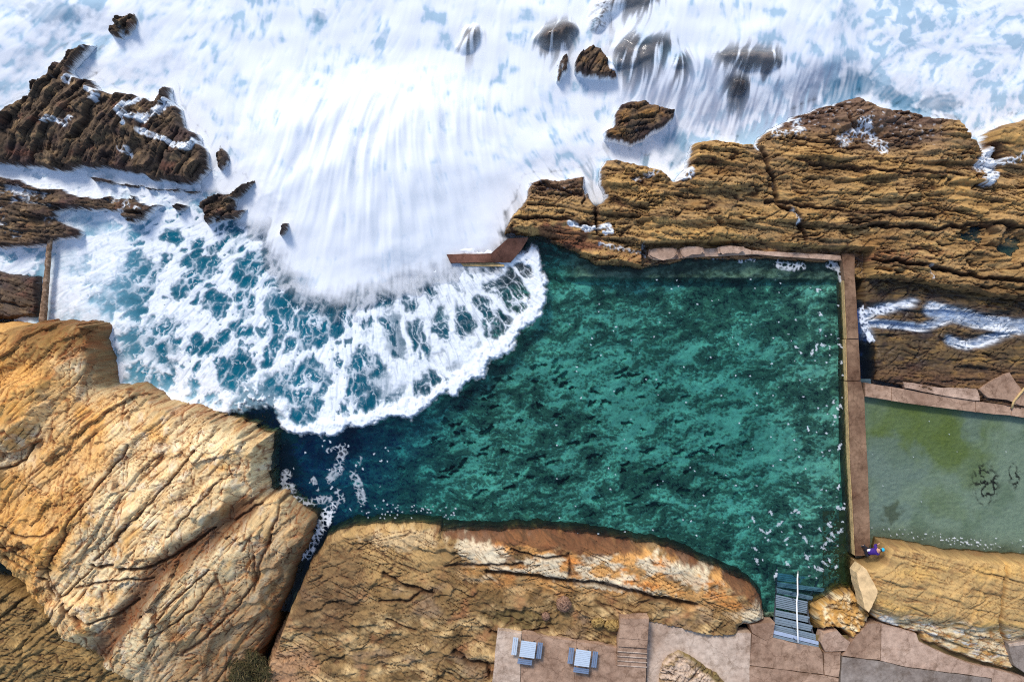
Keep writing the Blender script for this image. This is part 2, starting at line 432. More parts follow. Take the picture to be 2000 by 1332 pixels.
# ---------------------------------------------------------------- sunlit shelf between the sea and the pool
def make_shelf():
    P = [(975, 463), (990, 420), (1014, 395), (1021, 378), (1028, 347), (1060, 343), (1105, 340), (1149, 332), (1151, 364), (1168, 392), (1176, 384),
         (1165, 352), (1164, 325), (1178, 300), (1245, 312), (1300, 330), (1318, 345), (1336, 320), (1344, 290), (1352, 272), (1384, 264), (1405, 268), (1447, 273), (1475, 271), (1482, 259), (1510, 238),
         (1545, 220), (1608, 196), (1678, 177), (1720, 203), (1748, 203), (1790, 213), (1821, 227), (1860, 229), (1905, 282), (1912, 285), (1923, 252), (1954, 238), (1982, 231),
         (2020, 215), (2220, 190), (2220, 592), (2000, 592), (1947, 585), (1888, 574), (1818, 560), (1755, 547), (1690, 546), (1648, 512), (1500, 508), (1345, 505),
         (1315, 517), (1245, 526), (1161, 516), (1084, 472), (1045, 463)]
    P = lift(P, 1.2)
    sl = bbox(P); U, V = GU[sl], GV[sl]
    d = coast(U, V, P, 11, 7, 40)
    t0 = U; s0 = V - 0.045 * (U - 1400) - 10 * np.sin(U / 190.0) - 10 * ss(1700, 2000, U) + 22 * fbm(U / 260, V / 120, 4, 12)
    b1, g1, r1 = blocks(s0, t0, 46, 190, 21, 0.55, 4)
    b2, g2, r2 = blocks(s0 + 5 * fbm(U / 40, V / 30, 3, 5), t0, 19, 80, 22, 0.7, 2.6)
    b3, g3, r3 = blocks(s0 + 3 * fbm(U / 20, V / 14, 3, 6), t0 + 3 * fbm(U / 9, V / 9, 2, 8), 7.5, 30, 23, 0.8, 1.7)
    body = 1.55 + 0.35 * fbm(U / 150, V / 90, 3, 13) - 0.5 * ss(420, 500, V) * ss(1700, 1600, U) - 0.5 * ss(250, 190, V)
    knob = ss(330, 250, V - 0.06 * (U - 1400))                     # rounded knobbly front facing the swell
    p1, pc1, pt1 = facets(U / 95 + 0.5 * fbm(U / 60, V / 40, 4, 18), s0 / 30 + 0.5 * fbm(U / 60, V / 40, 4, 19), 25)
    p2, pc2, pt2 = facets(U / 34 + 0.5 * fbm(U / 25, V / 16, 4, 20), s0 / 12 + 0.5 * fbm(U / 25, V / 16, 4, 24), 26)
    Z = body + (0.72 * b1 + 0.26 * b2 + 0.3 * p1 + 0.16 * p2) * (1 - 0.6 * knob) + 0.08 * b3 * (1 - 0.4 * knob) + knob * (0.5 * ridged(U / 60, V / 60, 4, 15) - 0.25) + 0.03 * fbm(U / 14, V / 10, 4, 16)
    for u, v, r, h in ((1690, 235, 75, 0.5), (1850, 270, 60, 0.9), (1400, 300, 60, 0.45), (1960, 275, 55, 0.7), (1240, 360, 80, 0.3), (1610, 260, 60, 0.3), (1765, 380, 90, 0.25)):
        Z += h * np.exp(-(((U - u) ** 2 + (V - v) ** 2) / (r * r)))
    # joints and runnels cut through the beds
    wob = lambda a, s: (U + a * fbm(U / 25, V / 25, 4, s), V + a * fbm(U / 25, V / 25, 4, s + 2))
    Uw, Vw = wob(8, 31)
    cracks = [([(1450, 270), (1475, 305), (1492, 350), (1503, 378), (1503, 406), (1541, 423), (1562, 470)], 5, 0.9),
              ([(1164, 385), (1160, 410), (1162, 460)], 4, 0.8), ([(1147, 345), (1142, 380), (1135, 405)], 3.5, 0.6),
              ([(1050, 375), (1090, 378), (1130, 388)], 5, 0.5), ([(1620, 205), (1640, 250), (1660, 270)], 4, 0.5), ([(1905, 285), (1920, 300), (1925, 330)], 5, 0.8),
              ([(1640, 440), (1800, 455), (1930, 440), (2060, 470)], 5, 0.6), ([(1660, 508), (1770, 520), (1900, 545), (2060, 560)], 5, 0.8), ([(1000, 432), (1080, 433), (1150, 445)], 4, 0.5),
              ([(1480, 400), (1650, 420), (1800, 432)], 4, 0.5), ([(1560, 330), (1700, 345), (1850, 352)], 4, 0.4)]
    stain = np.zeros(U.shape, f4)
    for pts, w, dep in cracks:
        x = pline(Uw, Vw, pts); Z -= dep * ss(w, 0, x); stain = np.maximum(stain, ss(w * 1.6, w * 0.3, x))
    for u, v, ru, rv in ((1665, 275, 48, 17), (1905, 325, 22, 24), (1885, 462, 30, 14), (1955, 478, 24, 24), (1525, 250, 32, 14)):
        Z -= 0.55 * blob(U, V, u, v, ru, rv, 0, int(u), 0.3)
    for u, v, ru, rv in ((1887, 463, 30, 14), (1955, 478, 21, 24)):
        w = blob(U, V, u, v, ru, rv, 0, int(u), 0.7); Z = Z + (0.75 + 0.3 * (Z - 1.3) - Z) * w
    edge = ss(-3, 16, d); scarp = ss(-4, 10, d + 4 * b3)
    low = -2.2
    Z = low + (Z - low) * np.where(V > 470, scarp, edge ** 0.8)
    kerb = sdf(U, V, lift([(1255, 480), (1300, 478), (1460, 473), (1560, 484), (1690, 490), (1690, 560), (1255, 530)], 0.7)); Z = np.where((kerb > -4) & (U < 1690), np.minimum(Z, 0.3 + np.clip(-kerb, 0, 4) * 0.15), Z)
    col = base_col(U, lin(172, 136, 88))
    n = fbm(U / 110, V / 45, 5, 41); m = fbm(U / 35, V / 12, 5, 42)
    col = mixc(col, lin(198, 156, 94), ss(-0.1, 0.5, m))
    col = mixc(col, lin(140, 102, 56), ss(0.05, 0.5, n))
    col = mixc(col, lin(140, 110, 70), ss(0.0, 0.5, fbm(s0 / 9, t0 / 160, 4, 43)) * 0.7)
    col = mixc(col, lin(98, 72, 46), ss(0.05, 0.4, fbm(t0 / 240 + 7, s0 / 17, 4, 47)) * 0.75); col = mixc(col, lin(112, 92, 70), ss(0.15, 0.45, fbm(t0 / 150, s0 / 26, 4, 48)) * 0.6)
    col = mixc(col, lin(214, 172, 106), ss(0.55, 0.95, r2) * 0.35 * ss(340, 430, V))
    col = mixc(col, lin(196, 152, 86), ss(0.6, 0.9, pt1) * 0.5); col = mixc(col, lin(126, 92, 50), ss(0.7, 0.95, 1 - pt2) * 0.5)
    col = mixc(col, lin(92, 66, 40), np.clip(0.6 * g1 + 0.45 * g2 + 0.25 * g3, 0, 1) * 0.7)
    col = mixc(col, lin(66, 46, 36), stain * 0.8)
    pur = np.clip(ss(310, 235, V - 0.1 * (U - 1500)) * ss(1840, 1790, U) * ss(1350, 1480, U) + ss(1200, 1080, U) * ss(420, 360, V) + ss(350, 300, V) * ss(1360, 1200, U), 0, 1)
    col = mixc(col, lin(112, 82, 66), pur * (0.75 + 0.3 * n))
    col = mixc(col, lin(150, 96, 62), blob(U, V, 1500, 505, 260, 14, 0, 5, 0.6) * 0.6)
    col = mixc(col, lin(120, 66, 50), blob(U, V, 1110, 470, 55, 22, 20, 6, 0.6) * 0.7)
    dk = ss(525, 580, V) * ss(1640, 1690, U); col = mixc(col, lin(104, 78, 46), dk * 0.8)
    fo = np.zeros(U.shape, f4)
    for i, (pts, w, de) in enumerate([([(1325, 315), (1335, 350), (1310, 352)], 16, 0.35), ([(1160, 330), (1163, 365), (1175, 388)], 9, 0.6), ([(1108, 440), (1140, 452), (1165, 450), (1185, 445), (1188, 455), (1178, 460)], 8, 0.55),
                                    ([(1500, 262), (1520, 238), (1545, 240), (1550, 268), (1500, 270)], 15, 0.15), ([(1625, 285), (1660, 270), (1665, 250), (1690, 285), (1705, 300)], 22, 0.15), ([(1885, 335), (1905, 310), (1915, 345), (1900, 360)], 20, 0.55),
                                    ([(1920, 330), (1960, 320), (1975, 305), (2000, 318), (2080, 300)], 13, 0.3), ([(1452, 275), (1470, 300)], 7, 0.5), ([(1535, 415), (1548, 445)], 6, 0.35), ([(1390, 268), (1380, 285)], 8, 0.25),
                                    ([(1235, 360), (1290, 340), (1320, 350)], 10, 0.05), ([(1170, 480), (1260, 500), (1255, 480)], 9, 0.0), ([(1795, 520), (1800, 545)], 6, 0.0)]):
        fo = np.maximum(fo, foamy(U, V, pts, w, 50 + i, de))
    spray = ss(0.5, 0.75, fbm(U / 9, V / 6, 4, 45) + 0.25 * pur) * pur; fo = np.maximum(fo, 0.55 * spray)
    o = rock_mesh('rock_shelf', sl, Z, col, -1.6, fo, 0.35, pur * 0.5, (0.9, 4, 2.4), wash=(0.45, ss(410, 370, V)), gaps=1.0)
    tag(o, kind='structure')

# ---------------------------------------------------------------- dark reef on the seaward left
A1 = zoomed([(-500, 900), (-300, 800), (0, 620), (150, 520), (190, 450), (240, 420), (330, 300), (400, 245), (540, 205), (500, 280), (440, 350), (410, 390), (470, 425), (500, 430), (560, 480), (600, 500), (700, 505), (800, 520),
             (850, 540), (880, 500), (950, 455), (965, 550), (1020, 600), (1030, 690), (1110, 730), (1135, 790), (1165, 850), (1175, 950), (1110, 1035), (1000, 1035), (840, 1020), (740, 985), (600, 955), (500, 960),
             (460, 950), (340, 980), (240, 960), (100, 940), (0, 925), (-500, 925)], 0, 0)
A2 = zoomed([(1215, 760), (1250, 820), (1290, 870), (1280, 930), (1230, 975), (1200, 940), (1195, 860)], 0, 0)
B1 = zoomed([(-500, 975), (0, 968), (110, 980), (160, 1020), (240, 1025), (350, 1040), (430, 1085), (600, 1085), (760, 1080), (770, 1110), (830, 1120), (930, 1130), (900, 1160), (830, 1200), (790, 1260), (700, 1250), (640, 1200), (520, 1185),
             (380, 1180), (330, 1215), (420, 1255), (480, 1300), (430, 1345), (300, 1350), (265, 1380), (200, 1390), (0, 1400), (-500, 1400)], 0, 0)
B2 = zoomed([(500, 980), (560, 985), (700, 1010), (850, 1035), (1000, 1045), (1140, 1060), (1080, 1090), (900, 1080), (760, 1060), (620, 1040), (520, 1020)], 0, 0)
C1 = zoomed([(1095, 1130), (1200, 1080), (1280, 1070), (1330, 1040), (1420, 985), (1440, 1020), (1390, 1070), (1340, 1110), (1320, 1160), (1400, 1150), (1330, 1230), (1230, 1240), (1140, 1265), (1130, 1200), (1100, 1170)], 0, 0)
C2 = zoomed([(945, 1150), (990, 1125), (1050, 1140), (1045, 1185), (980, 1195)], 0, 0)
D1 = zoomed([(590, 140), (640, 105), (710, 70), (760, 55), (800, 90), (790, 180), (750, 215), (690, 252), (640, 235), (595, 205)], 0, 0)

def dark_rock(name, pts, top, seed, deg=-55, ps=34, pt=60, floor=-1.0, z=0.9, edge=14, amp=8, pale=1.0, foam=(), bulge=0.0, warm=0.0, m=40, step_amp=1.0, veil=None, washy=None):
    P = lift(pts, z); sl = bbox(P, m); U, V = GU[sl], GV[sl]
    d = coast(U, V, P, seed, amp, 32) + (0 if veil is None else 11)
    s, t = dirs(U, V, deg)
    b1, g1, r1 = blocks(s, t, ps, pt, seed, 0.4, 3.2)
    b2, g2, r2 = blocks(s, t, ps * 0.42, pt * 0.5, seed + 1, 0.4, 2.0)
    s3, t3 = dirs(U, V, deg + 68)
    b3, g3, r3 = blocks(s3, t3, ps * 0.5, pt * 0.9, seed + 2, 0.9, 2.2)
    p2, pc2, pt2 = facets(t / (pt * 0.3) + 0.3 * fbm(U / 20, V / 20, 3, seed + 14), s / (ps * 0.4) + 0.3 * fbm(U / 20, V / 20, 3, seed + 15), seed + 16)
    p1, pc1, pt1 = facets(t / (pt * 0.8) + 0.5 * fbm(U / 40, V / 40, 4, seed + 11), s / (ps * 0.8) + 0.5 * fbm(U / 40, V / 40, 4, seed + 12), seed + 13)
    Z = top + step_amp * (0.7 * b1 + 0.2 * b2 + 0.08 * b3 + 0.5 * p1 + 0.09 * p2) + 0.22 * fbm(U / 40, V / 40, 3, seed + 3) + 0.02 * fbm(U / 9, V / 9, 4, seed + 4) + bulge * np.clip(d, 0, 80) / 80
    Z = (-2.2 + (Z + 2.2) * ss(-4, edge, d) ** 0.75) if veil is None else (-1.0 + (Z + 1.0) * ss(-14, 34, d) ** 0.6)
    c = base_col(U, lin(94, 76, 58))
    c = mixc(c, lin(140, 114, 82), ss(0.0, 0.5, fbm(U / 28, V / 22, 5, seed + 5)) * pale)
    c = mixc(c, lin(74, 56, 50), ss(0.0, 0.45, fbm(U / 60, V / 60, 4, seed + 6)))
    c = mixc(c, lin(96, 62, 48), ss(0.15, 0.5, fbm(U / 45, V / 30, 4, seed + 7)) * 0.8)
    c = mixc(c, lin(150, 108, 54), warm * ss(-0.2, 0.4, fbm(U / 40, V / 30, 4, seed + 9)))
    c = c * (0.8 + 0.4 * pt2)[..., None]; c = mixc(c, lin(44, 36, 34), np.clip(0.8 * g1 + 0.5 * g2 + 0.7 * pc1 + 0.5 * pc2, 0, 1) * 0.8)
    c = mixc(c, lin(66, 52, 50), ss(22, 4, d) * 0.7)
    fo = ss(0.52, 0.85, fbm(U / 16, V / 12, 5, seed + 8)) * (0.5 if veil is None else 0.0)
    for i, (pl, w, de) in enumerate(foam): fo = np.maximum(fo, foamy(U, V, pl, w, seed + 20 + i, de))
    if veil is not None:
        VEIL[sl] = np.maximum(VEIL[sl], ss(-18, 14, d - 11) * (0.75 + 0.25 * veil[1] / 0.36)); c = mixc(c, lin(66, 58, 58), np.full(U.shape, 0.6, f4))
    return rock_mesh(name, sl, Z, c, floor, fo, 0.4, None, (1.0, deg, 1.5), (38, 30, 28), wash=None if veil is not None else (0.4 if washy is None else washy, ss(500, 480, V)))

def make_reef():
    z1 = lambda *p: zoomed(p, 0, 0)
    fo = [(z1((420, 480), (460, 430)), 10, 0.5), (z1((590, 590), (600, 520), (560, 540)), 9, 0.35), (z1((740, 640), (800, 590), (840, 550)), 8, 0.5), (z1((740, 660), (780, 680), (860, 690), (920, 640), (970, 590)), 12, 0.45),
          (z1((740, 680), (770, 730)), 8, 0.4), (z1((840, 760), (940, 800), (1030, 840), (1090, 850), (1140, 800)), 10, 0.45), (z1((320, 710), (380, 700), (430, 730), (470, 690)), 9, 0.2), (z1((770, 860), (790, 900), (730, 860)), 8, 0.1), (z1((450, 260), (500, 285)), 8, 0.3),
          (z1((920, 660), (1000, 600)), 9, 0.1)]
    o = dark_rock('reef', A1, 1.25, 101, -58, 30, 90, foam=fo, bulge=0.55); tag(o, kind='structure')
    fo2 = [(z1((700, 1190), (740, 1140), (760, 1160)), 9, 0.15), (z1((800, 1170), (820, 1180)), 7, 0.3), (z1((20, 1080), (40, 1170)), 12, 0.0)]
    o = dark_rock('reef', B1, 0.95, 131, 6, 26, 90, foam=fo2, z=0.7, edge=11, warm=0.15); tag(o, kind='structure')
    R = 'dark rocks standing out of the white water'
    for pts, top, seed, deg, lab in ((A2, 0.7, 151, -70, 'small dark rock split from the reef by a narrow chute of foam'),
                                     (B2, 0.95, 161, 5, 'long narrow brown rock lying in the foam channel through the reef'),
                                     (C1, 0.9, 171, -30, 'jagged dark rock at the head of the foaming pool beside the breaking wave'),
                                     (C2, 0.8, 181, 0, 'small dark boulder in foam at the tip of the lower reef'),
                                     (D1, 1.1, 191, -40, 'isolated purplish rock off the seaward tip of the left reef')):
        o = dark_rock('rock', pts, top, seed, deg, 18, 34, z=0.6, edge=9 if seed != 191 else 16, amp=5, washy=0.12 if seed != 191 else 0.6); tag(o, lab, 'rock', R)
    z2 = lambda *p: zoomed(p, 650, 0)
    surf = [(z2((1500, 720), (1560, 690), (1555, 640), (1565, 600), (1600, 570), (1740, 540), (1790, 565), (1860, 590), (1930, 595), (1915, 660), (1850, 720), (1760, 780), (1680, 815), (1600, 800), (1510, 785)), 1.5, 'large brown rock with a dark shaded face between white cascades', 0.8, 211, -15),
            (z2((1340, 330), (1390, 270), (1450, 232), (1510, 262), (1545, 320), (1590, 375), (1600, 450), (1480, 445), (1400, 435), (1340, 410)), 1.45, 'brown knobbly rock under the edge of a sheet of spilling foam', 0.6, 221, -60),
            (z2((1270, 290), (1320, 275), (1335, 330), (1330, 390), (1300, 430), (1280, 470), (1235, 470), (1240, 400), (1240, 350)), 1.35, 'narrow rock in three rounded knobs alone in the surf', 0.4, 231, 90),
            (z2((720, 200), (750, 150), (790, 130), (828, 170), (815, 220), (770, 260), (720, 265), (700, 250)), 1.2, 'small dark rock poking out of the open surf, streaked with foam', 0.1, 241, -60),
            (z2((1460, 40), (1480, 0), (1600, -60), (1800, -50), (1830, 30), (1780, 70), (1650, 80), (1540, 110), (1470, 165), (1445, 140)), 1.5, 'broad dark rock at the seaward edge combed by falling foam', 0.1, 251, -20),
            (z2((1860, 340), (1900, 290), (1960, 280), (1995, 330), (1980, 400), (1900, 430), (1860, 400)), 1.5, 'rounded dark rock under a thin veil of water beside a waterfall', 0.15, 261, -70),
            ([(1395, 110), (1410, 95), (1450, 92), (1520, 100), (1530, 130), (1500, 145), (1450, 140), (1410, 128)], 1.7, 'flat dark rock with white water pouring off its front lip', 0.15, 271, 0),
            ([(1040, 75), (1060, 50), (1110, 35), (1135, 55), (1110, 85), (1070, 95)], 1.2, 'low rock almost hidden under streaming foam near the seaward rock', 0.0, 281, -60),
            ([(1415, 150), (1450, 140), (1470, 160), (1460, 185), (1425, 190)], 1.0, 'dark ledge showing through the waterfall below the flat rock', 0.0, 291, 90),
            ([(1195, 85), (1230, 70), (1300, 72), (1320, 90), (1290, 130), (1230, 140), (1200, 130)], 1.3, 'sloping rock under combed white foam in the middle of the surf', 0.1, 295, -25),
            ([(540, 455), (552, 432), (566, 430), (562, 450), (545, 470)], 1.0, 'small dark rock standing in the lower left skirt of the breaking wave', 0.0, 298, -60)]
    for pts, top, lab, warm, seed, deg in surf:
        vl = None if (warm > 0.3 or seed == 298) else (( (21, 0.22) if warm > 0.05 else (24, 0.36)))
        o = dark_rock('rock', pts, top + (0.7 if seed == 298 else 0 if vl is None else (0.25 if seed in (221, 231) else 0.12)), seed, deg, 20, 44, z=1.1, edge=10 if vl is None else 34, amp=5 if vl is None else 9, warm=warm, step_amp=0.6 if vl is None else 0.28, bulge=0.3 if vl is None else 0.2, veil=vl, washy=0.75 if vl is None and seed != 298 else None); tag(o, lab, 'rock', R)
    o = dark_rock('reef', [(-160, 520), (0, 522), (40, 530), (82, 530), (80, 600), (75, 622), (40, 628), (-160, 640)], 0.62, 301, 12, 30, 80, z=0.6, edge=14, amp=6, step_amp=0.3, pale=0.6,
                  foam=[([(0, 520), (50, 510), (88, 500), (88, 535)], 12, 0.3)]); tag(o, kind='structure')

# ---------------------------------------------------------------- the big pale outcrop
F_OUT = [(-200, 622), (0, 624), (60, 622), (92, 618), (150, 616), (190, 626), (186, 660), (203, 700), (205, 750), (255, 742), (290, 762), (330, 783), (390, 795), (450, 822), (500, 845), (522, 852), (512, 900), (514, 960),
         (545, 965), (580, 995), (612, 1020), (604, 1060), (580, 1110), (555, 1180), (530, 1250), (505, 1300), (480, 1345), (440, 1460), (250, 1460), (250, 1345), (205, 1318), (175, 1290), (150, 1262), (110, 1240), (92, 1205), (60, 1185), (35, 1150), (0, 1110), (-60, 1080), (-200, 1060)]
def make_outcrop():
    P = lift(F_OUT, 2.6); sl = bbox(P); U, V = GU[sl], GV[sl]
    d = coast(U, V, P, 401, 9, 38)
    z7 = lambda *p: lift(zoomed(p, 0, 866), 4.0)
    s, t = dirs(U, V, 128)                     # beds run from upper right to lower left
    s = -s                                     # increasing to the lower right, the shaded side
    s = s + 16 * fbm(U / 160, V / 160, 3, 402)
    b1, g1, r1 = blocks(s, t, 62, 260, 403, 0.5, 5)
    b2, g2, r2 = blocks(s, t, 23, 120, 404, 0.7, 3.0)
    b3, g3, r3 = blocks(s + 3 * fbm(U / 22, V / 22, 3, 9), t, 9, 52, 405, 0.8, 1.8)
    s4, t4 = dirs(U, V, 12)
    b4, g4, r4 = blocks(s4 + 6 * fbm(U / 40, V / 40, 3, 19), t4, 13, 64, 406, 0.9, 1.6)
    Z = 2.4 + 3.0 * (1 - np.exp(-np.clip(d, 0, 999) / 95)) + 0.6 * fbm(U / 190, V / 190, 3, 407)
    east = ss(0, 130, (U - 430) * 0.75 + (V - 1050) * 0.5); Z -= 1.5 * east     # flank falling to the gully
    p1, pc1, pt1 = facets(t / 190 + 0.35 * fbm(U / 90, V / 90, 4, 441), s / 70 + 0.35 * fbm(U / 90, V / 90, 4, 442), 443)
    p2, pc2, pt2 = facets(t / 60 + 0.4 * fbm(U / 40, V / 40, 4, 444), s / 26 + 0.4 * fbm(U / 40, V / 40, 4, 445), 446)
    p3, pc3, pt3 = facets(t / 24 + 0.4 * fbm(U / 18, V / 18, 4, 447), s / 11 + 0.4 * fbm(U / 18, V / 18, 4, 448), 449)
    Z += 0.6 * p1 + 0.2 * p2 + 0.06 * p3 + 0.26 * b1 + 0.05 * b2 + 0.025 * fbm(U / 12, V / 12, 4, 408)
    # ledges and faults that stand out
    Uw, Vw = U + 7 * fbm(U / 30, V / 30, 4, 411), V + 7 * fbm(U / 30, V / 30, 4, 412)
    gul = pline(Uw, Vw, z7((1340, 380), (1180, 520), (900, 710), (800, 860), (640, 1060), (520, 1200)))
    Z -= 0.8 * ss(34, 0, gul)
    fault = np.zeros(U.shape, f4)
    for pts, w, dep in [(z7((720, 20), (560, 250), (430, 430), (380, 540), (300, 660)), 4, 0.6), (z7((1090, 40), (930, 240), (790, 400), (660, 540), (560, 640)), 4, 0.55), (z7((560, 660), (480, 740), (330, 870)), 3.5, 0.5),
                        (z7((1240, 200), (1040, 420), (960, 520)), 4, 0.5), (z7((540, 665), (700, 680), (880, 665), (1010, 600), (1190, 470)), 5, 0.9), (z7((430, 800), (600, 760), (760, 735), (880, 740)), 4, 0.5),
                        (z7((380, 880), (420, 960), (520, 985), (660, 950), (790, 860)), 5, 0.7), (z7((190, 0), (150, 90), (60, 130), (0, 150)), 6, 0.9), (z7((0, 420), (140, 500), (290, 500), (390, 450)), 4, 0.4), (z7((0, 560), (160, 640), (300, 690)), 5, 0.5),
                        (z7((0, 640), (120, 680), (270, 760), (300, 860)), 5, 0.6), (z7((1180, 700), (1000, 850), (870, 1010), (830, 1090)), 4, 0.5), (z7((1400, 640), (1390, 800), (1330, 900), (1150, 1080), (1000, 1200)), 5, 0.5),
                        (z7((1200, 760), (1100, 900), (960, 1010), (860, 1060)), 4, 0.5), (z7((1490, 500), (1450, 620), (1400, 780), (1390, 850)), 6, 0.5), (z7((1480, 280), (1420, 350), (1300, 440)), 5, 0.7), (z7((1530, 300), (1520, 400), (1490, 500)), 4, 0.6),
                        (z7((280, 700), (300, 800), (340, 880), (250, 1000)), 5, 0.5), (z7((120, 560), (0, 575)), 4, 0.4)]:
        x = pline(Uw, Vw, pts); Z -= 0.55 * dep * ss(w * 0.8, 0, x); fault = np.maximum(fault, ss(w * 0.9, w * 0.15, x))
    for u, v, ru, rv, dg, h in ((455, 955, 42, 26, -45, 0.8), (180, 1180, 75, 38, -20, 0.7), (80, 800, 90, 45, -35, 0.9), (45, 690, 90, 40, -20, 0.6), (60, 1040, 110, 60, 0, 0.5), (140, 1265, 60, 40, 30, 0.4), (30, 905, 50, 40, -40, 0.8)):
        a = math.radians(dg); du, dv = U - u, V - v
        x = (du * math.cos(a) + dv * math.sin(a)) / ru; y = (-du * math.sin(a) + dv * math.cos(a)) / rv
        Z += h * ss(1.25, 0.75, np.sqrt(x * x + y * y) + 0.25 * fbm(U / 25, V / 25, 3, int(u)))
    Z = -2.5 + (Z + 2.5) * ss(-5, 20, d + 5 * b2) ** 0.8
    # colour: ochre weathering on the left, pale leached stone in the middle, rusty flank
    c = base_col(U, lin(230, 194, 138))
    pale = fbm(U / 70, V / 70, 5, 421); fine = fbm(s / 10, t / 60, 5, 422)
    c = mixc(c, lin(240, 214, 164), ss(-0.3, 0.3, pale + 0.5 * fine))
    c = mixc(c, lin(222, 168, 92), ss(0.1, 0.55, fbm(U / 60, V / 60, 5, 423) + 0.35 * fine) * 0.8)
    ochre = np.clip(blob(U, V, 70, 720, 160, 110, -30, 3) + blob(U, V, 40, 1000, 150, 130, 0, 4) + blob(U, V, 200, 880, 110, 60, -50, 5) * 0.8 + blob(U, V, 60, 1190, 110, 60, 40, 6) * 0.9 + blob(U, V, 180, 1010, 90, 40, -55, 8) * 0.6, 0, 1)
    c = mixc(c, lin(218, 158, 76), ochre * (0.8 + 0.3 * fine))
    c = mixc(c, lin(196, 126, 58), ss(0.25, 0.6, fbm(U / 34, V / 34, 5, 424)) * 0.55)
    grey = ss(0.1, 0.4, fbm(U / 22, V / 22, 4, 425)) * 0.4 * (1 - ochre); c = mixc(c, lin(226, 218, 198), grey)
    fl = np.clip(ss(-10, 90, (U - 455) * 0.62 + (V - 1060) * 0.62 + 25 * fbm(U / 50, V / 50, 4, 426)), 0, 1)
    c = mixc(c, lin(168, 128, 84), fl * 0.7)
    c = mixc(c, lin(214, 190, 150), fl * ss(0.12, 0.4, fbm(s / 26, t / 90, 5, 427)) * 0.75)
    c = mixc(c, lin(104, 70, 44), ss(40, 8, gul + 14 * fine) * 0.9)
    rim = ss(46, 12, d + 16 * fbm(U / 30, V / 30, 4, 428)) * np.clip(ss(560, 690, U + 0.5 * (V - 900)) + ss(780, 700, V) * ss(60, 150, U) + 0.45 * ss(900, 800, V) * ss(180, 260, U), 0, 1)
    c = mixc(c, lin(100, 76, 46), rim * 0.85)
    c = mixc(c, lin(112, 84, 44), blob(U, V, 130, 660, 75, 40, 15, 31, 0.6) * 0.75)
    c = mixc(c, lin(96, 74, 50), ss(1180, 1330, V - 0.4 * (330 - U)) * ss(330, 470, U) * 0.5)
    c = mixc(c, lin(146, 84, 42), np.clip(0.4 * g1 + 0.4 * g2 + 0.3 * g3 * ss(0.0, 0.4, pale + 0.2) + 0.5 * pc1 + 0.4 * pc2 + 0.2 * g4, 0, 1) * 0.8)
    w1, w2, _ = worley(U / 26 + 0.8 * fbm(U / 26, V / 26, 4, 431), V / 26 + 0.8 * fbm(U / 26, V / 26, 4, 432), 433)
    net = ss(0.09, 0.015, w2 - w1) * ss(-0.15, 0.25, fbm(U / 60, V / 60, 3, 434)); Z -= 0.12 * net
    c = mixc(c, lin(138, 76, 40), net * 0.7)
    c = mixc(c, lin(92, 58, 34), fault * 0.8)
    o = rock_mesh('headland', sl, Z, c, -1.6, None, 0.2, None, (0.75, 128, 2.6), (128, 74, 38)); tag(o, kind='structure')

def make_lower_left():
    P = lift([(-200, 1150), (0, 1160), (120, 1230), (260, 1330), (330, 1460), (-200, 1460)], 1.5); sl = bbox(P, 60); U, V = GU[sl], GV[sl]
    s, t = dirs(U, V, 145); s = -s
    b1, g1, r1 = blocks(s, t, 40, 110, 501, 0.7, 4); b2, g2, r2 = blocks(s, t, 15, 50, 502, 0.8, 2.4)
    d = coast(U, V, P, 503, 8, 40)
    Z = 1.4 + 0.5 * b1 + 0.25 * b2 + 0.12 * fbm(U / 14, V / 14, 5, 504) - 0.6 * ss(1280, 1330, V); Z = -2 + (Z + 2) * ss(-40, -10, d)
    c = base_col(U, lin(144, 114, 68)); c = mixc(c, lin(176, 142, 88), ss(0, 0.5, fbm(U / 40, V / 30, 5, 505)))
    c = mixc(c, lin(76, 60, 36), np.clip(g1 + 0.6 * g2, 0, 1) * 0.7)
    o = rock_mesh('rock_bank', sl, Z, c, -1.6, None, 0.0); tag(o, kind='structure')

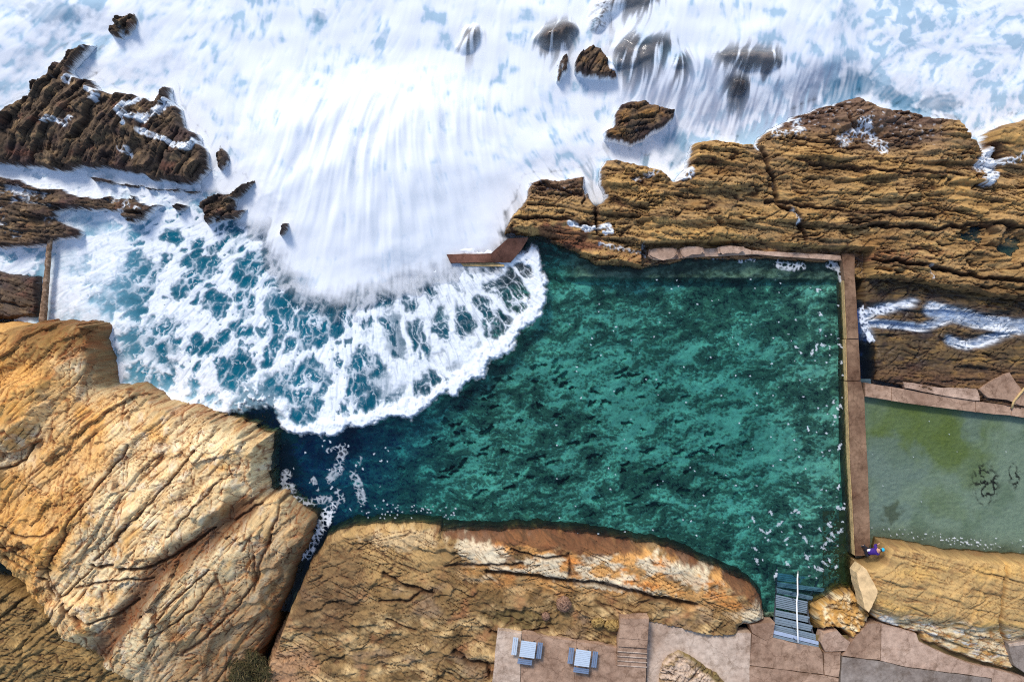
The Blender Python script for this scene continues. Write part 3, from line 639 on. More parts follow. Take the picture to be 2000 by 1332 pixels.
# ---------------------------------------------------------------- brown bank along the lower side of the pool
G_OUT = [(625, 1052), (650, 1032), (692, 1022), (760, 1018), (825, 1017), (890, 1022), (960, 1024), (1052, 1021), (1140, 1031), (1210, 1042), (1280, 1050), (1350, 1069), (1372, 1085), (1440, 1113), (1484, 1134), (1508, 1165), (1512, 1195), (1512, 1225),
         (1465, 1240), (1400, 1400), (1300, 1470), (440, 1470), (500, 1330), (530, 1240), (565, 1160), (598, 1092)]
def make_bank():
    P = lift(G_OUT, 1.0); sl = bbox(P); U, V = GU[sl], GV[sl]
    d = coast(U, V, P, 601, 8, 36)
    s, t = dirs(U, V, 10)
    b1, g1, r1 = blocks(s + 14 * fbm(U / 90, V / 60, 3, 602), t, 52, 150, 603, 0.9, 5)
    b2, g2, r2 = blocks(s + 8 * fbm(U / 40, V / 30, 3, 604), t, 19, 58, 605, 1.0, 2.8)
    b3, g3, r3 = blocks(*dirs(U, V, 62), 12, 40, 606, 0.9, 1.6)
    lump = ridged(U / 46, V / 34, 5, 607); lump2 = ridged(U / 16, V / 13, 4, 608)
    rim = ss(110, 40, V - (1045 + 0.11 * (U - 950))) * ss(880, 960, U)       # smooth rounded rim of harder stone
    rim2 = ss(120, 50, V - 1040) * ss(900, 840, U)
    body = 1.25 + 0.35 * fbm(U / 130, V / 80, 4, 609) + 0.5 * ss(1100, 1300, V)
    rough = (1 - 0.75 * rim) * (1 - 0.4 * rim2)
    p1, pc1, pt1 = facets(U / 70 + 0.6 * fbm(U / 50, V / 40, 4, 651), V / 34 + 0.6 * fbm(U / 50, V / 40, 4, 652), 653); p2, pc2, pt2 = facets(U / 24 + 0.6 * fbm(U / 20, V / 16, 4, 654), V / 14 + 0.6 * fbm(U / 20, V / 16, 4, 655), 656)
    Z = body + 0.75 * rough * (0.3 * b1 + 0.1 * b2 + 0.34 * p1 + 0.08 * p2 + 0.42 * (lump - 0.5) + 0.12 * (lump2 - 0.5) * ss(-0.2, 0.4, fbm(U / 70, V / 50, 3, 657))) + 0.05 * b3 + 0.04 * fbm(U / 9, V / 9, 4, 611) + 0.55 * rim
    # joints
    Uw, Vw = U + 6 * fbm(U / 28, V / 28, 4, 613), V + 6 * fbm(U / 28, V / 28, 4, 614)
    z2 = lambda *p: zoomed(p, 650, 866)
    fault = np.zeros(U.shape, f4)
    for pts, w, dep in [(z2((1000, 560), (1120, 600), (1300, 600)), 4, 0.35), (z2((1310, 580), (1315, 700)), 3, 0.25), (z2((860, 680), (1000, 690), (1200, 720), (1500, 750), (1800, 830), (2000, 860)), 6, 0.6), (z2((640, 660), (900, 640), (1050, 640)), 4, 0.3),
                        (z2((300, 700), (450, 780), (560, 800)), 5, 0.45), (z2((880, 1240), (870, 1180), (760, 1170), (690, 1110)), 6, 0.6), (z2((320, 940), (470, 1000)), 4, 0.4), (z2((560, 780), (430, 840), (280, 850)), 4, 0.35), (z2((880, 1010), (1050, 1010), (1200, 1000)), 4, 0.4)]:
        x = pline(Uw, Vw, pts); Z -= dep * ss(w, 0, x); fault = np.maximum(fault, ss(w * 1.4, w * 0.2, x))
    Z -= 0.35 * blob(U, V, 1010, 1195, 60, 16, 5, 615, 0.4)
    slope = ss(-6, 30, d); slope = np.where(U > 860, ss(-6, 40, d) ** 0.75, ss(-5, 22, d) ** 0.7)
    Z = -2.4 + (Z + 2.4) * slope
    # under the paving the rock is cut down
    pav = sdf(U, V, lift([(975, 1231), (1204, 1267), (1207, 1209), (1265, 1213), (1300, 1220), (1394, 1240), (1465, 1238), (1480, 1222), (1530, 1230), (1530, 1470), (955, 1470)], 1.6))
    Z = np.where(pav > 0, np.minimum(Z, 1.35), Z)
    ch = pline(U, V, lift([(640, 1000), (612, 1040), (585, 1105), (560, 1170), (530, 1260), (495, 1330)], 0.5)); Z = np.minimum(Z, -1.2 + 1.6 * ss(1080, 1300, V) + 3.2 * ss(8, 26, ch + 5 * fbm(U / 18, V / 18, 3, 616)))
    c = base_col(U, lin(144, 114, 72))
    c = mixc(c, lin(196, 164, 114), ss(-0.1, 0.3, fbm(U / 60, V / 34, 5, 621)))
    c = mixc(c, lin(92, 72, 42), ss(0.0, 0.4, fbm(U / 40, V / 22, 5, 622)) * 0.85); c = mixc(c, lin(112, 84, 46), np.clip(blob(U, V, 760, 1090, 150, 40, 0, 658, 0.8) + blob(U, V, 900, 1150, 200, 30, 8, 659, 0.8), 0, 1) * 0.6)
    c = mixc(c, lin(150, 94, 60), ss(0.15, 0.45, fbm(U / 48, V / 40, 5, 623)) * 0.55); c = mixc(c, lin(140, 116, 98), ss(0.15, 0.45, fbm(U / 90, V / 60, 5, 660)) * 0.45)
    c = mixc(c, lin(82, 64, 38), np.clip(0.3 * g1 + 0.3 * g2, 0, 1) * 0.6)
    c = mixc(c, lin(84, 66, 40), ss(0.5, 0.25, lump2) * 0.4 * rough)
    c = mixc(c, lin(216, 158, 90), rim * ss(-0.35, 0.2, fbm(U / 38, V / 26, 5, 624)))
    c = mixc(c, lin(212, 136, 66), rim * ss(0.0, 0.4, fbm(U / 55, V / 34, 5, 625)))
    c = mixc(c, lin(226, 204, 168), rim * ss(0.08, 0.4, fbm(U / 36, V / 22, 5, 626) + 0.25 * np.sin(V / 17.0)))
    c = mixc(c, lin(216, 200, 168), np.clip(blob(U, V, 935, 1058, 50, 24, 10, 627, 0.7) + blob(U, V, 1065, 1100, 36, 12, 10, 628, 0.7) + blob(U, V, 1180, 1130, 90, 9, 8, 629, 0.7) + blob(U, V, 1460, 1190, 26, 30, 30, 630, 0.7) + blob(U, V, 790, 1046, 70, 18, 0, 637, 0.8) * 0.7 + blob(U, V, 1330, 1110, 50, 14, 30, 638, 0.7) * 0.8, 0, 1) * 0.85)
    c = mixc(c, lin(206, 166, 106), rim2 * 0.55)
    c = mixc(c, lin(110, 68, 42), np.clip(blob(U, V, 975, 1040, 110, 12, 3, 631, 0.6) + blob(U, V, 1130, 1050, 110, 22, 6, 632, 0.5) + blob(U, V, 1330, 1080, 40, 12, 30, 633, 0.5) + blob(U, V, 1440, 1130, 50, 20, 40, 634, 0.6) + blob(U, V, 1490, 1165, 18, 24, 20, 636, 0.6), 0, 1) * 0.9)
    edge = ss(26, 6, d + 5 * fbm(U / 16, V / 16, 3, 635)) * ss(830, 880, U); c = mixc(c, lin(88, 46, 30), edge * 0.85)
    c = mixc(c, lin(70, 62, 34), ss(12, -2, d + 3 * fbm(U / 12, V / 12, 3, 640)) * 0.85)
    c = mixc(c, lin(104, 90, 52), blob(U, V, 1010, 1195, 60, 16, 5, 615, 0.4) * 0.7)
    c = mixc(c, lin(92, 66, 44), blob(U, V, 640, 1130, 70, 90, 0, 641, 0.6) * 0.6)
    c = mixc(c, lin(186, 142, 108), blob(U, V, 560, 1290, 60, 60, 0, 642, 0.7) * 0.6)
    w1, w2, _ = worley(U / 15 + 0.9 * fbm(U / 22, V / 22, 4, 643), V / 15 + 0.9 * fbm(U / 22, V / 22, 4, 644), 645)
    net = ss(0.1, 0.02, w2 - w1) * np.clip(rim * 0.6 + rim2, 0, 1) * ss(-0.2, 0.2, fbm(U / 40, V / 40, 3, 646)); c = mixc(c, lin(110, 66, 36), net * 0.7); Z -= 0.06 * net
    c = mixc(c, lin(84, 54, 34), fault * 0.75)
    o = rock_mesh('rock_bank', sl, Z, c, -1.9, None, 0.05, None, (0.8, 22, 2.4), (92, 64, 40)); tag(o, kind='structure')

# ---------------------------------------------------------------- rock at the right of the stairs
J2 = [(1672, 1096), (1692, 1094), (1712, 1086), (1718, 1053), (1755, 1057), (1807, 1065), (1853, 1076), (1947, 1083), (2000, 1086), (2220, 1095), (2220, 1256), (2000, 1252), (1970, 1262), (1981, 1300), (1966, 1312), (1895, 1290), (1825, 1261), (1795, 1251), (1792, 1239),
      (1755, 1229), (1720, 1218), (1698, 1206), (1690, 1180), (1676, 1160), (1672, 1111)]
J1 = [(1583, 1202), (1586, 1181), (1615, 1167), (1636, 1151), (1675, 1147), (1690, 1165), (1705, 1200), (1697, 1218), (1673, 1244), (1660, 1256), (1636, 1231), (1608, 1232), (1596, 1240)]
def make_right_rock():
    P = lift(J2, 1.0); sl = bbox(P); U, V = GU[sl], GV[sl]
    d = coast(U, V, P, 701, 5, 30)
    s, t = dirs(U, V, 14)
    b1, g1, r1 = blocks(s + 10 * fbm(U / 80, V / 50, 3, 702), t, 44, 130, 703, 0.7, 4); b2, g2, r2 = blocks(s + 6 * fbm(U / 30, V / 30, 3, 708), t, 14, 60, 704, 0.9, 2)
    s3, t3 = dirs(U, V, 120); b3, g3, r3 = blocks(s3, t3, 46, 90, 705, 0.7, 2.5)
    lower = ss(-14, 24, V - (1176 + 0.13 * (U - 1700)) + 14 * fbm(U / 50, V / 40, 4, 706))
    Z = 2.1 + 0.5 * (1 - np.exp(-np.clip(d, 0, 500) / 35)) - 0.9 * lower + (0.2 + 0.3 * lower) * b1 + (0.05 + 0.2 * lower) * b2 + 0.12 * b3 + 0.06 * fbm(U / 10, V / 10, 4, 707) + 0.04 * fbm(U / 4, V / 4, 3, 709) + 0.3 * fbm(U / 90, V / 60, 3, 710)
    Z -= 0.5 * ss(5, 0, pline(U + 5 * fbm(U / 20, V / 20, 3, 2), V, [(1935, 1060), (1925, 1120), (1915, 1190), (1955, 1265)]))
    Z = -1 + (Z + 1) * ss(-3, 10, d) ** 0.6
    c = base_col(U, lin(190, 154, 98)); n = fbm(U / 60, V / 34, 5, 711)
    c = mixc(c, lin(206, 164, 96), ss(0, 0.45, n)); c = mixc(c, lin(150, 114, 72), ss(0.05, 0.4, fbm(U / 40, V / 18, 5, 712)) * 0.7)
    c = mixc(c, lin(228, 208, 170), lower * ss(-0.3, 0.3, fbm(U / 34, V / 16, 5, 713)))
    c = mixc(c, lin(206, 202, 192), np.clip(lower * ss(0.15, 0.4, fbm(U / 28, V / 12, 5, 714)) + blob(U, V, 1712, 1195, 16, 8, 20, 716), 0, 1))
    c = mixc(c, lin(176, 112, 52), lower * ss(0.1, 0.4, fbm(U / 16, V / 7, 5, 717)) * 0.85)
    c = mixc(c, lin(110, 70, 38), np.clip(0.4 * g1 + 0.5 * g2 * lower + 0.35 * g3, 0, 1) * 0.8)
    c = mixc(c, lin(84, 62, 32), ss(10, 0, d) * 0.7)
    o = rock_mesh('rock_bank', sl, Z, c, -1.2, None, 0.2, None, (0.5, 8, 2.6), (134, 96, 56)); tag(o, kind='structure')
    P = lift(J1, 0.9); sl = bbox(P); U, V = GU[sl], GV[sl]
    d = coast(U, V, P, 721, 5, 22)
    a = 25 * fbm(U / 60, V / 60, 3, 722); s, t = dirs(U, V, 48)
    b1, g1, r1 = blocks(s + a, t, 17, 40, 723, 1.0, 2.6); b2, g2, r2 = blocks(s + a, t, 7, 20, 724, 1.0, 1.5)
    Z = 0.9 + 0.6 * np.clip((V - 1150) / 90, 0, 1) + 0.32 * b1 + 0.13 * b2 + 0.08 * fbm(U / 7, V / 7, 4, 726); Z = -2 + (Z + 2) * ss(-4, 14, d) ** 0.8
    c = base_col(U, lin(200, 152, 84)); c = mixc(c, lin(232, 212, 170), ss(-0.1, 0.35, fbm(U / 14, V / 14, 5, 727))); c = mixc(c, lin(138, 84, 38), np.clip(g1 + 0.7 * g2, 0, 1) * 0.85)
    c = mixc(c, lin(160, 116, 50), ss(0.05, 0.4, fbm(U / 24, V / 24, 4, 728)) * 0.8); c = mixc(c, lin(104, 84, 40), ss(14, 0, d) * 0.8)
    o = rock_mesh('rock', sl, Z, c, -1.0, None, 0.1)
    tag(o, 'golden folded rock veined with rust between the blue stairs and the pale slab', 'rock')

# ---------------------------------------------------------------- wet basin beyond the dividing wall
def make_basin():
    P = [(1672, 560), (2220, 560), (2220, 820), (2000, 790), (1690, 750)]; sl = bbox(P, 25); U, V = GU[sl], GV[sl]; far = (V - 775 - 0.135 * (U - 1690)) > 0
    s = V - 0.1 * (U - 1700) + 10 * fbm(U / 90, V / 60, 3, 801); t = U
    b1, g1, r1 = blocks(s, t, 34, 130, 802, 0.7, 4); b2, g2, r2 = blocks(s, t, 12, 50, 803, 0.9, 2)
    Z = 0.5 + 0.3 * b1 + 0.14 * b2 + 0.1 * fbm(U / 12, V / 10, 5, 804) + 0.1 * ss(660, 740, V)
    st = [([(1680, 618), (1712, 606), (1740, 600), (1775, 592)], 13), ([(1680, 630), (1720, 632), (1765, 638), (1800, 640), (1850, 620)], 11), ([(1815, 605), (1870, 618), (1930, 632), (2000, 640), (2150, 650)], 20), ([(1850, 665), (1880, 675), (1910, 668), (1960, 650)], 12), ([(1680, 610), (1685, 640), (1695, 662)], 9)]
    fo = np.zeros(U.shape, f4); run = np.zeros(U.shape, f4)
    for i, (pts, w) in enumerate(st):
        x = pline(U, V, pts); run = np.maximum(run, ss(w * 1.5, 0, x)); fo = np.maximum(fo, foamy(U, V, pts, w * 1.15, 810 + i, 0.6))
    one = np.ones(U.shape, f4); fo = 0.7 * smear(fo, one, 0.18 * one, 7) + 0.45 * fo * (fbm(U / 16, V / 3, 3, 816) + 0.5)
    Z -= 0.35 * run; Z -= 1.6 * ss(1712, 1690, U + 6 * fbm(U / 20, V / 20, 3, 815)) * ss(650, 690, V)
    Z = np.where(U < 1684, np.minimum(Z, -1.0), Z)
    Z = np.where((V > 738 + 0.2 * (U - 1690)), np.minimum(Z, 0.15), Z)
    c = base_col(U, lin(96, 76, 48)); c = mixc(c, lin(140, 108, 60), ss(0, 0.4, fbm(U / 40, V / 16, 5, 805))); c = mixc(c, lin(66, 50, 40), ss(0.05, 0.4, fbm(U / 50, V / 30, 4, 806)))
    c = mixc(c, lin(48, 38, 30), np.clip(g1 + 0.6 * g2, 0, 1) * 0.7); c = mixc(c, lin(70, 84, 110), run * 0.7)
    c = mixc(c, lin(110, 72, 50), ss(700, 740, V) * 0.4)
    Z = np.where(far, -3.0, Z)
    o = rock_mesh('rock_basin', sl, Z, c, -2.5, fo, 0.5); tag(o, kind='structure')

make_shelf(); make_reef(); make_outcrop(); make_lower_left(); make_bank(); make_right_rock(); make_basin()
# ---------------------------------------------------------------- floor of the tidal pool
def make_pool_floor():
    sl = window(40, 300, 1690, 1215); U, V = GU[sl], GV[sl]
    a = math.radians(-14)
    ROCKF = 0; x = U * math.cos(a) + V * math.sin(a); y = -U * math.sin(a) + V * math.cos(a)
    wx, wy = 30 * fbm(U / 70, V / 70, 4, 901), 30 * fbm(U / 70, V / 70, 4, 902)
    r1 = fbm((x + wx) / 95, (y + wy) / 46, 6, 903, 0.6); r2 = fbm((x + wx) / 38, (y + wy) / 15, 5, 904, 0.62); r3 = fbm(U / 9, V / 7, 4, 905, 0.6)
    r4 = fbm(U / 4.5, V / 3.6, 3, 909, 0.6); sand = ss(-0.10, 0.32, 0.75 * r1 + 0.65 * r2 + 0.6 * r3 + 0.45 * r4 - 0.04 + 0.22 * blob(U, V, 1330, 800, 300, 110, 20, 906, 0.5) - 0.2 * blob(U, V, 1450, 600, 130, 50, 0, 907) + 0.12 * ss(560, 540, V) * ss(520, 545, V) - 0.3 * ss(900, 700, U) + 0.06)
    deep = ss(1000, 560, U + 0.3 * (V - 800))
    Z = -1.3 - 1.3 * deep - 0.15 * sand + 0.16 * r1 + 0.06 * r2 + 0.03 * r3 * (1 - 0.7 * sand)
    Z += 0.35 * ss(1450, 1640, U) - 0.25 * ss(560, 545, V)
    ledge = ss(552, 540, V + 6 * fbm(U / 40, V / 40, 3, 908) - 0.01 * (U - 1300)) * ss(1080, 1150, U); Z = Z + (-0.55 + 0.25 * r2 - Z) * ledge
    # scattered pits, coloured darker than the floor round them
    f1, f2, cid = worley(U / 44 + 0.6 * fbm(U / 60, V / 60, 3, 910), (V + 0.2 * U) / 20 + 0.8 * fbm(U / 40, V / 40, 4, 911), 912)
    zone = np.clip(blob(U, V, 1180, 850, 300, 150, 12, 913, 0.3) + blob(U, V, 1000, 900, 220, 90, 0, 914, 0.3), 0, 1)
    pit = ss(0.26, 0.12, f1 + 0.3 * r3 + 0.2 * r2) * (cid > 0.5) * zone
    Z -= 0.5 * pit
    Z = np.where(U > 1650, -1.4, Z)
    pz, pcr, ptn = facets((x + wx) / 60, (y + wy) / 26, 921); c = base_col(U, lin(118, 122, 98)); c = mixc(c, lin(168, 172, 132), ss(0.0, 0.4, r2 + 0.5 * r3)); c = mixc(c, lin(36, 44, 44), ss(0.0, 0.26, r3 + 0.5 * r4 - 0.3 * r2))
    c = mixc(c, lin(214, 216, 184), sand * (0.7 + 0.5 * r3)); c = mixc(c, lin(50, 56, 50), pcr * 0.5 * (1 - sand)); c = c * (0.8 + 0.4 * ptn)[..., None]; c = mixc(c, lin(18, 26, 30), pit * np.clip(0.45 + 0.6 * r4 + 0.3 * r3, 0, 1))
    c = mixc(c, lin(60, 66, 40), ledge * 0.6); c = mixc(c, lin(40, 62, 130), deep * 0.7)
    c = c * (0.72 + 0.48 * ss(-0.32, 0.34, r1 + 0.25 * r2))[..., None]
    o = grid_object('pool_floor', U, V, Z, np.ones(U.shape, bool), ROCK, np.clip(c, 0.003, 0.9), wet=np.full(U.shape, 0.3, f4), foam=np.zeros(U.shape, f4))
    tag(o, kind='structure')

# ---------------------------------------------------------------- water in the tidal pool, with the foam washed in by the wave
FOAM_FRONT = [(60, 420), (130, 402), (230, 402), (280, 380), (420, 320), (560, 330), (700, 400), (880, 470), (1010, 490), (1040, 470), (1052, 478), (1062, 510), (1068, 535), (1074, 575), (1068, 605), (1050, 632), (1018, 655), (1000, 690), (985, 702), (962, 708), (948, 745), (922, 748), (905, 762),
              (895, 780), (870, 772), (848, 790), (820, 812), (806, 828), (780, 820), (745, 822), (715, 838), (690, 838), (668, 850), (640, 858), (612, 855), (585, 856), (560, 850), (545, 835), (532, 800), (500, 800), (470, 812), (420, 815), (330, 800), (200, 790), (120, 700), (40, 640), (-60, 560), (-60, 470)]
def make_pool_water():
    st = 1.35
    U, V = np.meshgrid(np.arange(-150, 1668, st, dtype=f4), np.arange(318, 1195, st, dtype=f4))
    cx, cy = 730.0, 260.0
    dx, dy = U - cx, V - cy; r = np.sqrt(dx * dx + dy * dy) + 1; th = np.arctan2(dx, dy)
    wa, wb = 26 * fbm(U / 70, V / 70, 4, 1001), 26 * fbm(U / 70, V / 70, 4, 1002)
    dx, dy = dx + wa, dy + wb; r = np.sqrt(dx * dx + dy * dy) + 1; th = np.arctan2(dx, dy)
    big = ss(980, 760, U)                                             # lace gets finer to the right
    X, Y = th * 300.0 + 5 * fbm(U / 13, V / 13, 3, 1022), 300.0 * np.log(r / 300.0) + 8 * fbm(U / 13, V / 13, 3, 1023)
    def lace(size, stretch, seed, lo, hi):
        f1, f2, cid = worley(X / size, Y / (size * stretch), seed)
        return f2 - f1, f1, cid
    e1, f1a, c1 = lace(40, 1.6, 1003, 0, 0); e2, f1b, c2 = lace(16, 1.7, 1005, 0, 0); e3, _, _ = lace(8.5, 1.6, 1008, 0, 0)
    nz = fbm(U / 55, V / 55, 5, 1006); nf = fbm(U / 10, V / 14, 4, 1007)
    g = FOAM_FRONT
    lob = np.abs(fbm(U / 30, V / 30, 3, 1010)) * 26 + 5 * fbm(U / 7, V / 7, 3, 1012)
    d = sdf(U + 8 * fbm(U / 24, V / 24, 4, 1013), V + 8 * fbm(U / 24, V / 24, 4, 1014), lift(g, 0.05)) - 8 + lob * 0.55
    west = ss(330, 170, U)
    rim = ss(42 + 26 * nz, 8, d)                                       # thick rolling front
    fill = 0.04 + 0.5 * nz + 0.5 * rim + 0.3 * west + 0.6 * ss(600, 510, V) * ss(470, 560, U) * ss(960, 860, U) - 0.2 * ss(760, 960, U) * (1 - rim)
    w1 = np.clip(0.27 + 0.36 * fill, 0.08, 0.85)
    big_hole = ss(1.0, 0.74, (f1a + 0.22 * nf + 0.12 * nz) / np.clip(0.52 * c1 + 0.2 - 0.3 * fill, 0.02, 0.72))
    small_hole = ss(1.0, 0.7, (f1b + 0.14 * nf) / np.clip(0.7 * c2 - 0.03 - 0.25 * fill + 0.3 * nz, 0.02, 0.65))
    F = 1 - np.maximum(big_hole, small_hole) * ss(760, 700, U + 60 * nz)
    X0 = ss(800, 700, U + 60 * nz)
    F = (1 - np.maximum(big_hole, small_hole)) * X0 + ss(w1 + 0.1, w1 - 0.1, e1) * 0.95 * (1 - X0)
    w2 = np.clip(0.10 + 0.40 * fill, 0.03, 0.8)
    F = np.maximum(F, ss(w2 + 0.12, w2 - 0.08, e2) * np.clip(0.55 + 0.9 * nz + 0.5 * ss(760, 900, U) + 0.3 * rim, 0, 1))
    F = np.maximum(F, 0.5 * ss(0.2, 0.02, e3) * np.clip(0.3 + nz + 0.3 * ss(760, 900, U), 0, 1))
    F = np.maximum(F, ss(0.35, 0.75, rim + 0.5 * nf) * np.clip(0.55 + 1.2 * ss(480, 560, U), 0, 1))
    F = np.maximum(F, 0.8 * ss(0.4, 1.0, west + 0.9 * nz + 0.5 * nf - 0.1) * ss(70, 110, U))
    fx, fy = dx / r + 0.5 * fbm(U / 45, V / 45, 3, 1018), dy / r + 0.5 * fbm(U / 45, V / 45, 3, 1019); mm = np.sqrt(fx * fx + fy * fy); fx, fy = (fx / mm).astype(f4), (fy / mm).astype(f4)
    hair = norm01(smear(np.random.RandomState(8).rand(*U.shape).astype(f4), fx, fy, 11, 1.2), 0.5, 99.5); hair2 = norm01(smear(fbm(U / 9, V / 9, 4, 1017), fx, fy, 9, 1.6), 1, 99)
    F = 0.4 * smear(F, fx, fy, 7) + 0.6 * F
    F = F + 0.42 * ss(0.62, 0.95, 0.5 * hair + 0.5 * hair2) * ss(0.02, 0.3, F + 0.1) * (1 - F)         # threads trailing across the gaps
    F *= 1 - (0.3 * ss(0.5, 0.15, 0.5 * hair + 0.5 * hair2)) * (1 - 0.5 * rim)
    F = np.maximum(F, 0.7 * ss(0.17, 0.04, e3) * ss(-0.15, 0.25, nz + 0.6 * nf)); F = np.maximum(F, 0.55 * ss(0.10, 0.02, e2) * ss(-0.3, 0.1, nf))
    F *= 1 - 0.3 * ss(0.1, 0.5, nf)
    inside = ss(-3, 6, d)
    gapn = blob(U, V, 505, 785, 42, 40, 20, 1015, 0.7) * 0.75; F *= 1 - gapn * ss(-0.15, 0.2, nf + 0.2)
    # stirred up, milky blue water below the foam
    milk = inside * np.clip(0.3 + 0.3 * ss(900, 560, U) + 0.4 * west + 0.25 * nz + 0.5 * ss(60, 0, np.abs(d - 30)) * ss(500, 380, U), 0, 0.92) * ss(1060, 860, U + 30 * nf)
    ch = ss(400, 372, V - 0.06 * U) * ss(470, 440, U); F = np.maximum(F, ch * ss(-0.3, 0.25, nz + nf)); inside = np.maximum(inside, ch); milk = np.maximum(milk, 0.9 * ch)
    A = F * inside
    # a wash line where the water slaps the right-hand and lower rocks
    for i, (pts, w, de) in enumerate([([(1520, 515), (1545, 522), (1565, 520)], 14, 0.25), ([(1445, 508), (1470, 506)], 10, 0.2), ([(1618, 515), (1640, 525), (1648, 550)], 13, 0.25), ([(1392, 502), (1420, 500)], 7, 0.3)]):
        A = np.maximum(A, 0.6 * foamy(U, V, pts, w, 1020 + i, de))
    # foam scum adrift
    s1, s2 = fbm(U / 15, V / 15, 5, 1030, 0.6), fbm(U / 40, V / 40, 3, 1031)
    for i, (pts, w) in enumerate([([(668, 885), (662, 915), (645, 935)], 17), ([(690, 925), (700, 950), (708, 978)], 15), ([(560, 925), (552, 950), (570, 955)], 17), ([(575, 975), (600, 980), (640, 975)], 14), ([(612, 935), (620, 955)], 9), ([(705, 895), (700, 905)], 8), ([(665, 880), (672, 868), (640, 880)], 7), ([(650, 990), (668, 975), (660, 960)], 12)]):
        A = np.maximum(A, 0.45 * foamy(U, V, pts, w, 1050 + i, 0.22))
    scum = 0.0 * ss(0.30, 0.42, s1 + 0.5 * s2 + 0.25 * (np.clip(blob(U, V, 680, 930, 55, 70, 10, 1032, 0.4) + blob(U, V, 590, 940, 70, 40, 20, 1033, 0.4) + blob(U, V, 640, 900, 90, 40, -20, 1042, 0.4) * 0.6, 0, 1)) - 0.22) * np.clip(blob(U, V, 650, 930, 110, 90, 0, 1034, 0.2), 0, 1)
    A = np.maximum(A, 0.62 * scum)
    rs = np.random.RandomState(5)
    def fleck(u, v, ru, rv, deg, op):
        nonlocal A
        j0, i0 = int((v - 318) / st), int((u + 150) / st); k = int(max(ru, rv) * 2 / st) + 2
        q = (slice(max(0, j0 - k), j0 + k), slice(max(0, i0 - k), i0 + k))
        if A[q].size == 0: return
        a = math.radians(deg); du, dv = U[q] - u, V[q] - v
        dd = np.sqrt(((du * math.cos(a) + dv * math.sin(a)) / ru) ** 2 + ((-du * math.sin(a) + dv * math.cos(a)) / rv) ** 2)
        A[q] = np.maximum(A[q], op * ss(1.15, 0.7, dd + 1.5 * fbm(U[q] / 4, V[q] / 4, 3, int(u))))
    for i in range(70):
        u = 1650 - abs(rs.normal(0, 60)); v = rs.uniform(530, 1130)
        if rs.rand() < 0.45: fleck(u, v, rs.uniform(3, 8), rs.uniform(2, 3.2), rs.uniform(20, 110), 0.6)
        else: fleck(u, v, 2, 1.6, 0, 0.6)
    for i in range(26): fleck(rs.uniform(1470, 1645), rs.uniform(990, 1112), rs.uniform(4, 8), rs.uniform(2, 3.4), rs.choice([30, 60, 40, -40]), 0.5)
    for i in range(110): fleck(rs.uniform(1080, 1650), rs.uniform(545, 1080), 1.6, 1.4, 0, 0.6)
    for i in range(25): fleck(rs.uniform(560, 760), rs.uniform(860, 1010), rs.uniform(1.5, 4), 1.8, rs.uniform(0, 180), 0.6)
    for i in range(50): fleck(rs.uniform(700, 900), rs.uniform(985, 1015), 1.7, 1.5, 0, 0.5)
    # little cascade running out into the gully
    A = np.maximum(A, 0.8 * foamy(U, V, [(648, 990), (640, 1010), (615, 1050), (596, 1085)], 20, 1040, 0.2))
    tot = np.clip(1 - (1 - A) * (1 - milk), 0, 1)
    bright = A / np.maximum(tot, 1e-3)
    mc = base_col(U, lin(14, 118, 142)); mc = mixc(mc, lin(150, 190, 205), np.clip(west * 0.6 + ch * 0.8 + 0.7 * ss(40, 4, np.abs(d - 22)) * ss(470, 380, U), 0, 1))
    fc = base_col(U, (0.86, 0.88, 0.9)); fc = mixc(fc, lin(200, 214, 226), ss(0.7, 0.2, A) * 0.4)
    col = mc + (fc - mc) * np.clip(bright, 0, 1)[..., None]
    Z = 0.0 + 0.03 * nf + 0.22 * A * inside * (0.4 + 0.8 * rim) + 0.10 * inside * nz + 0.03 * fbm(U / 26, V / 18, 3, 1041)
    keep = (V > 460) | (U < 560)
    mat = water_material('pool_water', ((0.18, 0.81, 0.86), 0.72))
    o = grid_object('pool_water', U, V, Z, keep, mat, np.concatenate([col, tot[..., None]], -1), skirt=-4.0)
    tag(o, kind='structure')

# ---------------------------------------------------------------- the sea: long silky surf pouring over the rocks
SEA = [(-220, -160), (2220, -160), (2220, 215), (2030, 226), (1982, 234), (1954, 241), (1925, 258), (1908, 282), (1890, 262), (1862, 233), (1821, 231), (1790, 217), (1748, 207), (1720, 206), (1678, 181), (1608, 199), (1545, 223), (1510, 241), (1482, 262), (1447, 276), (1405, 271), (1384, 267),
       (1352, 274), (1346, 292), (1342, 320), (1334, 345), (1316, 330), (1290, 318), (1245, 305), (1200, 298), (1178, 300), (1163, 320), (1152, 332), (1105, 343), (1060, 346), (1030, 350), (1022, 380), (1016, 396), (992, 420), (1000, 434), (985, 452), (1002, 466), (962, 498), (905, 506), (860, 524), (814, 540),
       (750, 556), (705, 572), (650, 582), (588, 568), (546, 524), (525, 492), (510, 470), (520, 430), (478, 410), (468, 392), (480, 365), (470, 350), (440, 352), (455, 318), (428, 272), (418, 300), (409, 345), (400, 300), (394, 268), (360, 235), (340, 205), (334, 160), (310, 177), (292, 192), (262, 180), (217, 179), (208, 172), (176, 150),
       (146, 137), (152, 118), (170, 106), (190, 72), (140, 84), (114, 103), (82, 147), (64, 158), (50, 182), (-2, 216), (-220, 330)]
